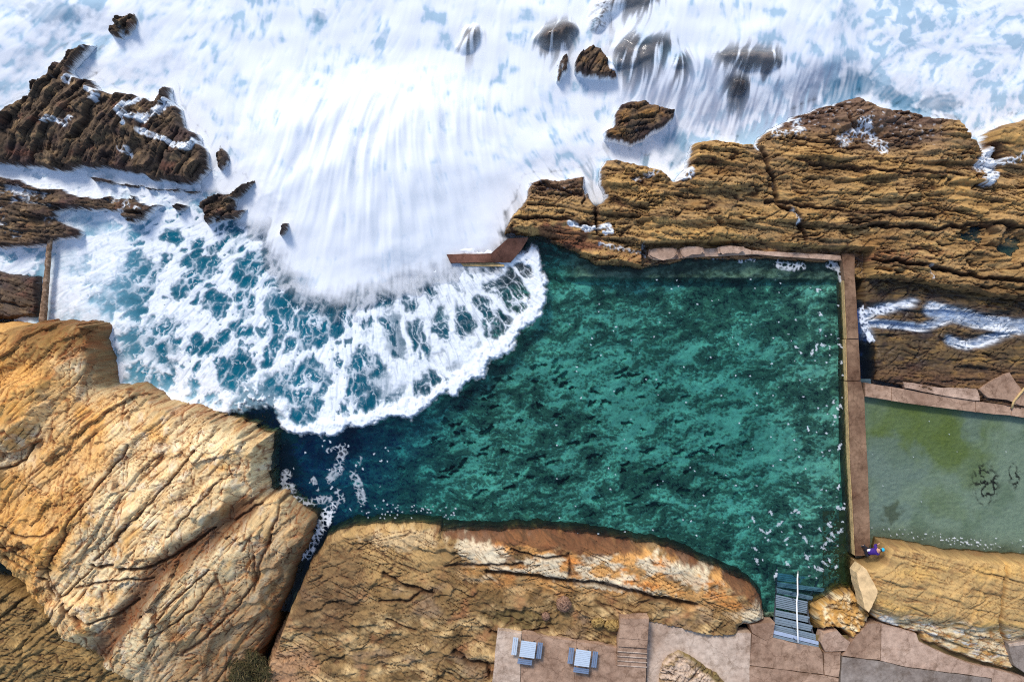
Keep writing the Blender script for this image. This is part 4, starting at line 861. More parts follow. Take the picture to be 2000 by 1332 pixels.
def make_sea():
    sl = window(-155, -115, 2155, 640); U, V = GU[sl], GV[sl]; H = HROCK[sl]
    S = lift(SEA, 0.5)
    wn = fbm(U / 26, V / 26, 4, 1101)
    d = sdf(U + 9 * wn, V + 9 * fbm(U / 26, V / 26, 4, 1102), S)
    Hs = boxblur(boxblur(H, 4), 4); 
    Hm = np.where(VEIL[sl] > 0.02, np.maximum(H, -0.3), -0.3)
    for _ in range(1):
        Hm = np.maximum(Hm, np.maximum(np.roll(Hm, 1, 0), np.roll(Hm, -1, 0))); Hm = np.maximum(Hm, np.maximum(np.roll(Hm, 1, 1), np.roll(Hm, -1, 1)))
    Hv = boxblur(boxblur(np.where(VEIL[sl] > 0, np.maximum(H, -0.3), -0.3), 4), 4)
              # the sheet falls away down-current
    Hm = boxblur(Hm, 2); vd = VEIL[sl].copy()
    for _ in range(34): vd = np.maximum(vd, np.roll(vd, 1, 0) - 0.026)          # the torn sheet trails off down-current
    vd = boxblur(vd, 3)
    # currents
    fx = -0.25 + 0.55 * fbm(U / 170, V / 170, 3, 1103) - 0.5 * ss(500, 150, U); fy = 0.9 + 0.4 * fbm(U / 170, V / 170, 3, 1104) - 0.35 * ss(500, 150, U)
    fan = np.exp(-(((U - 760) / 270) ** 2 + ((V - 400) / 190) ** 2)); rx, ry = (U - 740) / 330, np.abs(V - 150) / 260 + 0.1
    fx = fx * (1 - fan) + fan * rx * 1.3; fy = fy * (1 - fan) + fan * ry * 1.5
    right = ss(1620, 1760, U); fx += right * 0.5 * fbm(U / 90, V / 90, 3, 1105); fy += right * (1.1 * fbm(U / 90, V / 90, 3, 1106) - 0.6)
    gy, gx = np.gradient(boxblur(np.maximum(H, 0.2), 9)); gm = 7.0; fx -= gm * gx; fy -= gm * gy                 # water runs down off the rocks
    side = ss(900, 1080, U) * ss(1250, 1150, U) * ss(150, 260, V); fx += 0.55 * side
    m = np.sqrt(fx * fx + fy * fy) + 1e-3; fx, fy = (fx / m).astype(f4), (fy / m).astype(f4)
    rs = np.random.RandomState(11)
    wh = rs.rand(*U.shape).astype(f4)
    n1 = norm01(smear(boxblur(wh, 1), fx, fy, 11, 1.4), 0.5, 99.5); n2 = norm01(smear(boxblur(rs.rand(*U.shape).astype(f4), 3), fx, fy, 14, 2.2), 0.5, 99.5); n3 = norm01(smear(fbm(U / 34, V / 34, 5, 1107, 0.6), fx, fy, 14, 2.6), 1, 99)
    curl = norm01(smear(ridged((U + 40 * wn) / 46, (V + 40 * fbm(U / 60, V / 60, 3, 1108)) / 46, 6, 1109), fx, fy, 5, 1.2))
    # water level: swell, the mound of the breaking wave, sheets draped over rocks
    base = 0.35 + 0.45 * fbm(U / 200, V / 160, 3, 1110) + 0.35 * ss(200, 0, V)
    mound = 1.5 * np.exp(-(((U - 745) / 215) ** 2)) * ss(120, 270, V) * ss(560, 300, V + 0.0006 * (U - 745) ** 2)
    mound *= 1 + 0.35 * (n3 - 0.5)
    base += 0.95 * ss(255, 120, V + 0.02 * (U - 1400)) * ss(1160, 1240, U) * ss(1690, 1600, U)
    fall = ss(110, 150, V) * ss(275, 240, V) * ss(1180, 1240, U) * ss(1680, 1600, U)
    base = 0.1 + (base - 0.1) * ss(0, 70, d); base = base + mound
    base = base + (0.14 - base) * ss(480, 575, V) * ss(1000, 930, U)
    prot = np.clip(Hv - base, 0, 3) * VEIL[sl] + 0
    Z = boxblur(np.maximum(base, np.where(d > 0, Hm + 0.05, base)), 1)
    lump = 0.3 * n2 + 0.1 * n1 + 0.9 * n3 + 0.3 * curl
    Z = Z + 0.05 * (lump - 0.8) * (0.6 + 0.5 * ss(0, 60, d))
    # opacity
    soft = ss(1010, 960, U) * ss(455, 520, V) * ss(505, 560, U)
    st = 0.9 * n1 + 0.9 * n2 + 0.5 * n3 - 1.15
    edge = ss(-4, 13, d + 12 * st) * (1 - soft) + soft * ss(-30, 32, d + 16 * st + 20 * fbm(U / 40, V / 30, 3, 1140))
    thin = vd * ss(2, 12, d)
    veil = VEIL[sl]; A = edge * (1 - thin * ss(0.30, 0.74, 0.60 - 1.0 * (n1 - 0.5) - 1.3 * (n2 - 0.5) + 0.8 * (vd - 0.6)) * 0.96)
    A = np.maximum(A, ss(0.0, 0.2, Z - H) * ss(-34, -20, d) * ss(16, 8, d) * ss(560, 520, U) * ss(470, 420, V) * (1 - soft)); A = np.maximum(A, 0.9 * ss(0.0, 0.2, Z - H) * ss(-75, -60, d) * ss(1125, 1135, U) * ss(1195, 1185, U) * ss(430, 400, V)); A = np.maximum(A, ss(0.0, 0.2, Z - H) * ss(-34, -20, d) * ss(16, 8, d) * ss(980, 1000, U) * ss(470, 430, V))
    A *= 1 - 0.35 * ss(0.2, 0.6, st * -1) * (1 - fan) * ss(30, 0, d)
    # colour: foam with blue water showing through the streaks
    white = np.clip(fan * 1.25 + 0.3 * ss(620, 500, np.abs(U - 700)) - 0.1, 0, 1)
    open_ = np.clip(blob(U, V, 60, 110, 260, 150, -20, 1111, 0.5) * 0.9 + blob(U, V, 1840, 110, 260, 130, 0, 1112, 0.5) * 0.8 + 0.42 * blob(U, V, 560, 60, 260, 120, 0, 1113, 0.5) + 0.45 * blob(U, V, 1080, 260, 180, 130, 0, 1114, 0.5) + 0.5 * blob(U, V, 1500, 250, 190, 60, -15, 1115, 0.5) + 0.25, 0, 1)
    k = np.clip(0.4 + (0.5 + 0.5 * fan + 0.3 * fall) * (n1 - 0.5) + (0.15 + 0.5 * fan) * (n2 - 0.5) + 0.3 * (n3 - 0.5) * (1 - 0.7 * right) + 0.8 * (fbm(U / 14, V / 14, 5, 1131, 0.65)) * (0.4 + 0.6 * right) + 1.25 * (curl - 0.4) + 0.75 * fbm((U + 30 * wn) / 70, V / 60, 6, 1130, 0.6) + 0.3 - 0.42 * open_ + 0.6 * white - 0.55 * fall * (1.5 - 1.1 * n1 - 0.9 * n2), 0, 1)
    c = base_col(U, lin(170, 194, 208)); c = mixc(c, lin(214, 222, 230), ss(0.0, 0.45, k)); c = mixc(c, (0.82, 0.83, 0.85), ss(0.3, 0.95, k)); c = mixc(c, lin(160, 164, 180), fall * ss(0.75, 0.35, 0.6 * n1 + 0.5 * n2) * 0.7)
    deep = np.clip(blob(U, V, 1650, 180, 55, 28, -35, 1116, 0.5) * 1.1 + 0.8 * blob(U, V, 1740, 190, 60, 14, 25, 1117, 0.6) + 0.7 * blob(U, V, 1830, 205, 40, 16, 0, 1118, 0.6) + 0.6 * blob(U, V, 1320, 290, 30, 30, 0, 1119, 0.6) + 0.55 * blob(U, V, 110, 30, 60, 20, 0, 1121, 0.7) + 0.6 * blob(U, V, 625, 40, 14, 14, 0, 1122, 0.5), 0, 1)
    c = mixc(c, lin(44, 112, 142), deep * np.clip(1.15 - 0.9 * n1 * n2 - 0.35 * n3, 0, 1))
    
    keep = boxblur(A, 3) > 0.004
    mat = water_material('sea_water')
    o = grid_object('sea', U, V, Z, keep, mat, np.concatenate([c, np.clip(A, 0, 1)[..., None]], -1)); tag(o, kind='structure')
    # sea bed below, and the sea and land beyond
    bed = plain_material('sea_bed', lin(60, 84, 92), 0.9)
    for nm, pts, z, mt in (('seabed', [(-300, -300), (2300, -300), (2300, 1500), (-300, 1500)], -2.6, bed),):
        bm = bmesh.new(); bm.faces.new([bm.verts.new(W(u, v, 0) + Vector((0, 0, z))) for u, v in pts]); tag(bm_obj(nm, bm, mt), kind='structure')
    k = NT('open_sea'); b = k.bsdf(0.25, 0.5); nz = k.noise(0.12, 8, 0.65, k.n('ShaderNodeNewGeometry').outputs['Position'])
    k.l(k.ramp(nz.outputs['Fac'], [(0.42, lin(40, 92, 120)), (0.6, lin(200, 215, 228))]).outputs['Color'], b.inputs['Base Color'])
    def ring(nm, x0, x1, y0, y1, z, mt):
        bm = bmesh.new(); bm.faces.new([bm.verts.new((x, y, z)) for x, y in ((x0, y0), (x1, y0), (x1, y1), (x0, y1))]); tag(bm_obj(nm, bm, mt), kind='structure')
    ring('sea', -700, 700, 30.5, 900, 0.1, k.m); ring('sea', -700, -46.2, -1, 30.5, 0.1, k.m); ring('sea', 46.2, 700, 2, 30.5, 0.1, k.m)
    land = plain_material('coast_ground', lin(112, 96, 62), 0.95, 0.4, 0.3)
    ring('ground', -700, 700, -700, -30.5, 0.9, land); ring('ground', -700, -46.2, -30.5, -1, 0.9, land); ring('ground', 46.2, 700, -30.5, 2, 0.9, land)
    ring('ground', -12, 46.2, -31.0, -22.6, 0.9, land)

def make_small_waters():
    # wading pool floor and water
    U, V = GU[window(1670, 740, 2155, 1125)], GV[window(1670, 740, 2155, 1125)]
    n = fbm(U / 60, V / 60, 5, 1201); m = fbm(U / 9, V / 9, 4, 1202)
    c = base_col(U, lin(166, 172, 152)); c = mixc(c, lin(142, 152, 128), ss(-0.1, 0.4, n))
    c = mixc(c, lin(128, 136, 62), np.clip(blob(U, V, 1800, 835, 125, 72, 10, 1203, 0.3) + 0.5 * blob(U, V, 1890, 905, 60, 40, 40, 1204) + 0.35 * blob(U, V, 1850, 985, 50, 28, 30, 1209), 0, 1) * (0.85 + 0.2 * n))
    c = mixc(c, lin(150, 158, 150), np.clip(blob(U, V, 1740, 905, 60, 50, 30, 1205, 0.6) * 0.7 + blob(U, V, 1730, 1000, 50, 30, 0, 1206, 0.6) * 0.6 + blob(U, V, 1900, 830, 20, 30, 0, 1207, 0.6) * 0.5, 0, 1))
    c = mixc(c, lin(88, 84, 60), ss(1010, 1065, V - 0.12 * (U - 1700) + 14 * n) * 0.75)
    c = mixc(c, lin(92, 92, 62), np.clip(blob(U, V, 1742, 1000, 20, 16, -40, 1219, 0.7), 0, 1) * 0.7)
    for u, v, ru, rv in ((1925, 945, 26, 38), (1982, 930, 12, 24)):
        z = blob(U, V, u, v, ru, rv, -10, 1208, 0.3); w = ridged((U + 10 * n) / 14, V / 22, 4, 1210 + u); c = mixc(c, lin(40, 34, 22), z * ss(0.6, 0.74, w))
    spk = ss(0.42, 0.5, perlin(U / 4, V / 4, 1211) + 0.5 * blob(U, V, 1790, 1045, 130, 12, 8, 1212, 0.4) + 0.4 * blob(U, V, 1960, 1060, 90, 16, 5, 1213, 0.4) - 0.62) * ss(1015, 1035, V - 0.1 * (U - 1750))  # sparkles of light on the water, painted as white flecks in its colour
    spk = np.maximum(spk, ss(0.86, 0.92, perlin(U / 5, V / 5, 1214) ) * 0.8)
    o = grid_object('pool_floor', U, V, -0.05 + 0.05 * n + 0.02 * m, np.ones(U.shape, bool), ROCK, c, wet=np.full(U.shape, 0.2, f4), foam=np.zeros(U.shape, f4)); tag(o, kind='structure')
    cw = np.concatenate([base_col(U, (0.8, 0.82, 0.84)), (spk * 0.75)[..., None]], -1)
    P = lift([(1684, 765), (2200, 830), (2200, 1115), (1690, 1090)], 0.2)
    o = grid_object('wading_pool_water', U, V, 0.22 + 0.01 * m, sdf(U, V, P) > 0, water_material('wading_water', ((0.5, 0.85, 0.68), 0.8), 5.0), cw, skirt=-0.4); tag(o, kind='structure')
    mat = water_material('rock_pool_water', ((0.05, 0.62, 0.8), 3.0))
    for u, v, ru, rv in ((1887, 463, 32, 17), (1955, 478, 25, 28)):
        q = window(u - 40, v - 36, u + 40, v + 36); a, b = GU[q], GV[q]; h = HROCK[q]
        m_ = ((a - u) / ru) ** 2 + ((b - v) / rv) ** 2 < 1; z = float(np.percentile(h[m_], 55))
        o = grid_object('rock_pool_water', a, b, z + 0 * a, (((a - u) / ru) ** 2 + ((b - v) / rv) ** 2 < 1.5) & (h < z + 0.12), mat, np.concatenate([base_col(a, lin(24, 60, 70)), np.full(a.shape + (1,), 0.3, f4)], -1), skirt=z - 1.2); tag(o, kind='structure')
    # water standing in the basin and in the gully below the cascade
    q = window(1670, 585, 2150, 770); a, b = GU[q], GV[q]; nn = fbm(a / 14, b / 10, 4, 1301)
    fo = np.maximum(foamy(a, b, [(1680, 615), (1690, 640), (1700, 660)], 14, 1302, 0.3), foamy(a, b, [(1680, 606), (1715, 606), (1770, 596)], 13, 1303, 0.3))
    o = grid_object('basin_water', a, b, 0.3 + 0.03 * nn, np.ones(a.shape, bool), water_material('basin_water', ((0.15, 0.45, 0.8), 1.5)), np.concatenate([base_col(a, (0.8, 0.83, 0.88)), fo[..., None]], -1), skirt=-2.4); tag(o, kind='structure')

make_pool_floor(); make_pool_water(); make_sea(); make_small_waters()
# ---------------------------------------------------------------- concrete walls, paving, furniture
CONC = concrete_material('concrete_brown', lin(190, 156, 130), lin(146, 114, 92), 0.7)
CONC_P = concrete_material('concrete_pink', lin(206, 174, 150), lin(170, 138, 116), 0.6)
CONC_G = concrete_material('concrete_grey', lin(160, 146, 134), lin(134, 118, 106), 0.4)
CONC_PALE = concrete_material('concrete_pale', lin(216, 192, 170), lin(184, 156, 134), 0.5)
CONC_W = concrete_material('concrete_wall', lin(152, 120, 94), lin(108, 78, 58), 0.6)
WETC = concrete_material('concrete_wet', lin(128, 88, 72), lin(92, 60, 48), 0.6)
LIP = plain_material('worn_edge', lin(196, 164, 112), 0.9, 0.4, 3.0)

def slab_obj(name, polys, z0, z1, mat, parent=None, bev=0.03, lz=None, origin=None):
    bm = bmesh.new(); lz = z1 if lz is None else lz
    for pts in polys: add_prism(bm, [W(u, v, lz) for u, v in pts], z0, z1, bev)
    o = bm_obj(name, bm, mat, parent)
    return o
def roughen(pts, step=14, amp=1.2, seed=1):
    r = random.Random(seed); out = []
    for (a, b), (c, d) in zip(pts, pts[1:] + pts[:1]):
        n = max(1, int(math.hypot(c - a, d - b) / step))
        for i in range(n):
            t = i / n; j = 0 if i == 0 else amp
            out.append((a + (c - a) * t + r.uniform(-j, j), b + (d - b) * t + r.uniform(-j, j)))
    return out

def make_walls():
    secs = [[(1644, 495), (1670, 496), (1669, 538), (1672, 575), (1676, 640), (1677, 662), (1655, 662), (1652, 600), (1650, 548)],
            [(1654, 663), (1677, 663), (1681, 743.5), (1656, 743.5)],
            [(1656, 744.5), (1682, 744.5), (1688, 774), (1690, 830), (1694, 900), (1698, 1000), (1700, 1062), (1690, 1085), (1671, 1086), (1667, 1006), (1661, 899)]]
    o = slab_obj('pool_wall', [roughen(s, 22, 0.5, i) for i, s in enumerate(secs)], -3.0, 0.62, CONC_W)
    tag(o, 'long brown concrete wall dividing the big green pool from the wading pool', 'wall')
    bm = bmesh.new()
    for pts in ([(1650, 548), (1652, 600), (1655, 662)], [(1653, 663), (1656, 743)], [(1656, 745), (1661, 899), (1667, 1006), (1671, 1084)]):
        L = [(u - 1.9, v) for u, v in pts] + [(u + 0.4, v) for u, v in pts[::-1]]
        add_prism(bm, [W(u, v, 0.5) for u, v in L], -0.2, 0.5, 0.02)
    bm_obj('edge_lip', bm, LIP, o)
    o = slab_obj('pool_wall', [roughen(s, 26, 0.6, 9 + i) for i, s in enumerate([[(1689, 747), (1741, 755.5), (1741, 782.5), (1690, 774.5)], [(1741.6, 755.5), (1825, 771), (1905, 783), (1905, 805), (1742, 783)], [(1905.6, 783), (1975, 793), (1975, 811.5), (1905.6, 805)], [(1975.6, 793), (2060, 805), (2190, 822), (2190, 845), (1975.6, 812)]])], -1.0, 0.6, CONC)
    tag(o, 'pinkish brown concrete wall along the far edge of the wading pool', 'wall')
    o = slab_obj('pool_wall', [roughen(s, 20, 0.9, 19 + i) for i, s in enumerate([[(1300, 489), (1388, 486), (1454, 484), (1468, 489), (1468, 497), (1388, 501), (1345, 503), (1300, 507)], [(1468.6, 489), (1560, 494), (1642, 499), (1644, 509), (1560, 503), (1468.6, 497)]])], -1.4, 0.55, CONC_P)
    tag(o, 'low pink concrete kerb wall between the ochre shelf and the big pool', 'wall')
    o = slab_obj('pool_wall', [roughen([(872, 497), (958, 495), (962, 512), (880, 514)], 16, 0.7, 31)], -2.0, 0.45, WETC)
    tag(o, 'stub of brown concrete wall half buried by the breaking wave', 'wall')
    slab_obj('ledge', [[(900, 514.5), (962, 512.5), (985, 517), (985, 521), (905, 520)]], -1.5, 0.22, LIP, o)
    bm = bmesh.new()
    q = [(958, 496, 0.6), (992, 466, 1.1), (1032, 464, 1.1), (1018, 488, 0.7), (997, 513, 0.35), (962, 512, 0.45)]
    t = [bm.verts.new(W(u, v, z)) for u, v, z in q]; b = [bm.verts.new(W(u, v, z) * 1.0 + Vector((0, 0, -2.4))) for u, v, z in q]
    bm.faces.new(t); bm.faces.new(b[::-1])
    for i in range(len(q)): bm.faces.new((b[i], b[(i + 1) % len(q)], t[(i + 1) % len(q)], t[i]))
    tag(bm_obj('concrete_ramp', bm, WETC), 'red brown concrete ramp joining the wall stub to the ochre shelf', 'ramp')
    for pts, s, lab in (([(1268, 487), (1290, 484), (1322, 485), (1325, 497), (1318, 505), (1280, 507), (1266, 500)], 41, 'first and roundest pink stone block on the pool kerb, next to the green mossy corner'),
                   ([(1329, 485), (1345, 482), (1374, 483), (1377, 494), (1352, 500), (1330, 504)], 42, 'middle pink stone block on the pool kerb, tapering to the right'),
                   ([(1402, 483), (1420, 480), (1454, 482), (1456, 493), (1404, 495)], 43, 'square pink stone block on the pool kerb nearest the dividing wall')):
        o = slab_obj('stone_block', [roughen(pts, 7, 0.8, s)], -0.6, 0.95, CONC_P, bev=0.12); tag(o, lab, 'stone block', 'stone blocks set on the pool kerb')
    # broken concrete aprons north of the wading pool
    for pts, s, z, lab in (([(1764, 746), (1785, 748), (1830, 757), (1880, 758), (1908, 757), (1914, 775), (1914, 783), (1830, 770), (1768, 758)], 51, 0.72, 'curved strip of pink concrete patched onto the far wading pool wall'),
                        ([(1912, 760), (1940, 742), (1972, 727), (1985, 748), (1998, 762), (1992, 792), (1968, 780), (1930, 777)], 52, 0.85, 'triangular tan concrete slab above the far wading pool wall'),
                        ([(2004, 760), (2060, 752), (2180, 770), (2180, 812), (2060, 802), (1978, 790), (1982, 782)], 53, 0.78, 'brown concrete slab at the outer end of the far wading pool wall')):
        o = slab_obj('concrete_slab', [roughen(pts, 12, 0.9, s)], -0.6, z, CONC_P if s == 51 else CONC); tag(o, lab, 'slab')
    bm = bmesh.new(); add_tube(bm, [W(2004, 755, 0.95), W(1990, 772, 0.9), W(1980, 784, 0.85), W(1976, 797, 0.7)], 0.09, 8)
    tag(bm_obj('water_pipe', bm, LIP, None, True), 'thin pale pipe crossing the wading pool wall by the triangular slab', 'pipe')
    # rounded beam holding back the reef side of the foaming pool
    k = NT('weathered_beam'); b = k.bsdf(0.9, 0.2); pos = k.n('ShaderNodeNewGeometry').outputs['Position']; nz = k.noise(3.5, 8, 0.7, pos)
    k.l(k.ramp(nz.outputs['Fac'], [(0.35, lin(84, 66, 50)), (0.5, lin(128, 102, 80)), (0.66, lin(176, 150, 126))]).outputs['Color'], b.inputs['Base Color']); k.bump(nz.outputs['Fac'], 0.8, 0.08, b)
    bm = bmesh.new(); n = 26; r = random.Random(3)
    pts = [W(98.5 - 15 * i / n + r.uniform(-0.5, 0.5), 458 + 172 * i / n, 0.75 - 0.1 * i / n) for i in range(n + 1)]
    add_tube(bm, pts, [0.17 + 0.10 * i / n + r.uniform(-0.02, 0.02) for i in range(n + 1)], 14)
    tag(bm_obj('beam', bm, k.m, None, True), 'long round weathered beam lying across the left end of the foaming pool', 'beam')

def make_paving():
    z3 = lambda *p: zoomed(p, 1300, 866)
    pv = [('path', z3((-103, 985), (0, 1000), (80, 1030), (270, 1056), (478, 1058), (470, 1190), (463, 1430), (-110, 1430)), CONC_PALE, 1),
          ('path', z3((482, 1060), (558, 1100), (596, 1082), (700, 1112), (860, 1140), (876, 1170), (882, 1288), (700, 1263), (470, 1236)), CONC, 2),
          ('path', z3((470, 1012), (560, 1000), (612, 1000), (600, 1079), (578, 1090), (557, 1097), (484, 1056)), CONC, 3),
          ('path', z3((467, 1241), (700, 1268), (880, 1293), (966, 1310), (962, 1430), (465, 1430)), CONC, 4),
          ('path', z3((882, 1164), (978, 1162), (966, 1303), (888, 1289)), CONC, 5),
          ('path', z3((884, 1060), (960, 1042), (998, 1086), (1033, 1108), (1008, 1156), (890, 1160), (868, 1112)), CONC_P, 6),
          ('path', z3((1004, 1160), (1037, 1108), (1060, 1080), (1130, 1005), (1202, 1003), (1196, 1208), (986, 1184)), CONC, 7),
          ('path', z3((1206, 1003), (1400, 1060), (1412, 1105), (1550, 1170), (1700, 1230), (1900, 1275), (2040, 1310), (2300, 1360), (2300, 1480), (1824, 1430), (1822, 1308), (1345, 1244), (1200, 1211)), CONC_P, 8),
          ('path', z3((986, 1189), (1195, 1214), (1345, 1249), (1600, 1283), (1818, 1313), (1820, 1430), (972, 1430), (978, 1310)), CONC_G, 9)]
    for nm, pts, mat, s in pv:
        tag(slab_obj(nm, [roughen(pts, 12, 0.8, s)], 0.3, 1.52 + 0.012 * (s % 4), mat, bev=0.02), kind='structure')
    o = slab_obj('concrete_slab', [roughen(z3((1912, 1116), (2010, 1096), (2400, 1100), (2400, 1330), (2010, 1282), (1946, 1240), (1926, 1180)), 14, 0.6, 61)], 0.3, 1.95, CONC_G); tag(o, 'grey concrete slab with a pale lip at the right edge beside the rock', 'slab')
    slab_obj('edge_lip', [z3((1912, 1117), (2010, 1097), (2400, 1101), (2400, 1120), (2010, 1122), (1922, 1134))], 1.94, 1.99, CONC_PALE, o)
    ter = [[(972, 1229), (1019, 1236), (1013, 1400), (955, 1400)], [(1019.6, 1236), (1126, 1252), (1117, 1400), (1013.6, 1400)], [(1126.6, 1252), (1205, 1264), (1203, 1296), (1262, 1301), (1258, 1400), (1117.6, 1400)]]
    tag(slab_obj('terrace', [roughen(ter[0], 16, 0.7, 71)], 0.2, 2.2, CONC_PALE, bev=0.04), kind='structure')
    tag(slab_obj('terrace', [roughen(ter[1], 16, 0.7, 72), roughen(ter[2], 16, 0.7, 73)], 0.2, 2.19, CONC, bev=0.04), kind='structure')
    bm = bmesh.new()
    for i, (va, vb, z) in enumerate([(1207, 1246, 2.75), (1246, 1262, 2.72), (1262, 1272, 2.58), (1272, 1281, 2.46), (1281, 1290, 2.34), (1290, 1299, 2.26)]):
        add_prism(bm, [W(1212 - (va - 1207) * 0.09, va, z), W(1268 - (va - 1207) * 0.07, va + (0 if va < 1240 else 4), z), W(1268 - (vb - 1207) * 0.07, vb + 4, z), W(1212 - (vb - 1207) * 0.09, vb, z)], 0.2, z, 0.02)
    o = bm_obj('concrete_steps', bm, CONC); tag(o, 'worn brown concrete steps beside the picnic terrace', 'steps')
    bm = bmesh.new()
    for va, z in ((1272, 2.58), (1281, 2.46), (1290, 2.34), (1299, 2.26)): add_prism(bm, [W(1206, va - 1.6, z), W(1264, va + 2.4, z), W(1264, va + 4.2, z), W(1206, va + 0.2, z)], z - 0.05, z + 0.006)
    bm_obj('nosing', bm, CONC_PALE, o)
    # pale outcrop breaking through the path
    P = lift([(1290, 1292), (1300, 1274), (1325, 1266), (1352, 1276), (1378, 1296), (1402, 1310), (1420, 1330), (1430, 1400), (1280, 1400), (1282, 1320)], 1.7); sl = bbox(P, 20); U, V = GU[sl], GV[sl]
    d = coast(U, V, P, 1501, 5, 20); n = fbm(U / 18, V / 18, 5, 1502)
    Z = 1.75 + 0.35 * np.clip(d, 0, 40) / 40 + 0.16 * n + 0.05 * fbm(U / 4, V / 4, 3, 1503); Z = 0.6 + (Z - 0.6) * ss(-3, 8, d)
    c = base_col(U, lin(206, 178, 152)); c = mixc(c, lin(150, 122, 84), ss(0.05, 0.4, n)); c = mixc(c, lin(124, 104, 62), ss(16, 4, d + 9 * n + 0.16 * (U - 1330) * -1)); c = mixc(c, lin(70, 50, 36), ss(0.03, 0.0, np.abs(fbm(U / 30, V / 24, 4, 1504))) * 0.7)
    tag(rock_mesh('rock', sl, Z, c, 0.8, None, -1.0), 'pale pinkish rock left standing in the middle of the pale path', 'rock')

BLUE = plain_material('painted_timber_blue', lin(116, 133, 158), 0.65, 0.22, 3.0, 0, (1, 14, 1))
PALE = plain_material('bleached_timber', lin(190, 202, 214), 0.7, 0.16, 3.0, 0, (1, 14, 1))
DARK = plain_material('dark_metal', lin(58, 60, 66), 0.5, 0.2)

def slats(bm, L, Wd, n, z, th=0.035, gap=0.014):
    w = (Wd - gap * (n - 1)) / n
    for i in range(n): add_box(bm, (0, -Wd / 2 + w / 2 + i * (w + gap), z), (L, w, th), 0, 0.005)
def legs(o, xs, y, z, size=0.07):
    for x in xs:
        for sy in (-1, 1):
            bm = bmesh.new(); add_box(bm, (x, sy * y, z / 2), (size, size, z), 0, 0.006); bm_obj('leg', bm, DARK, o)
def make_table(u, v, deg, label):
    o = empty('picnic_table', W(u, v, 2.95) - Vector((0, 0, 0.75)), math.radians(deg)); tag(o, label, 'table', 'picnic tables on the terrace')
    bm = bmesh.new(); slats(bm, 1.13, 1.2, 9, 0.73); bm_obj('tabletop', bm, PALE, o)
    for x in (-0.42, 0.42):
        bm = bmesh.new(); add_box(bm, (x, 0, 0.69), (0.06, 1.06, 0.05)); bm_obj('crossbar', bm, DARK, o)
    legs(o, (-0.42, 0.42), 0.42, 0.67)
    return o
def make_bench(u, v, deg, L, label, mat):
    o = empty('bench', W(u, v, 2.65) - Vector((0, 0, 0.45)), math.radians(deg)); tag(o, label, 'bench', 'benches round the picnic tables')
    bm = bmesh.new(); slats(bm, L, 0.38, 3, 0.43, gap=0.022); bm_obj('seat', bm, mat, o)
    for x in (-L * 0.36, L * 0.36):
        bm = bmesh.new(); add_box(bm, (x, 0, 0.39), (0.06, 0.33, 0.04)); bm_obj('crossbar', bm, DARK, o)
    legs(o, (-L * 0.36, L * 0.36), 0.12, 0.37, 0.05)
def make_furniture():
    make_table(1031, 1268, -8, 'pale slatted table with a pale bench on its left')
    make_table(1138, 1285, -8, 'pale slatted table with three blue benches, nearest the concrete steps')
    B = make_bench
    B(1005.5, 1261.5, 83, 1.32, 'pale bench standing apart beside a slatted table', PALE)
    B(1053.5, 1270, 83, 1.2, 'blue bench facing the pale bench across the first table', BLUE)
    B(1025, 1292, -8, 1.08, 'blue bench at the lower side of the table that has the pale bench', BLUE)
    B(1115, 1280, 83, 1.2, 'blue bench on the left of the table nearest the steps', BLUE)
    B(1161.5, 1287.5, 83, 1.2, 'blue bench between the second table and the concrete steps', BLUE)
    B(1135, 1309, -8, 1.15, 'blue bench at the lower side of the table nearest the steps', BLUE)

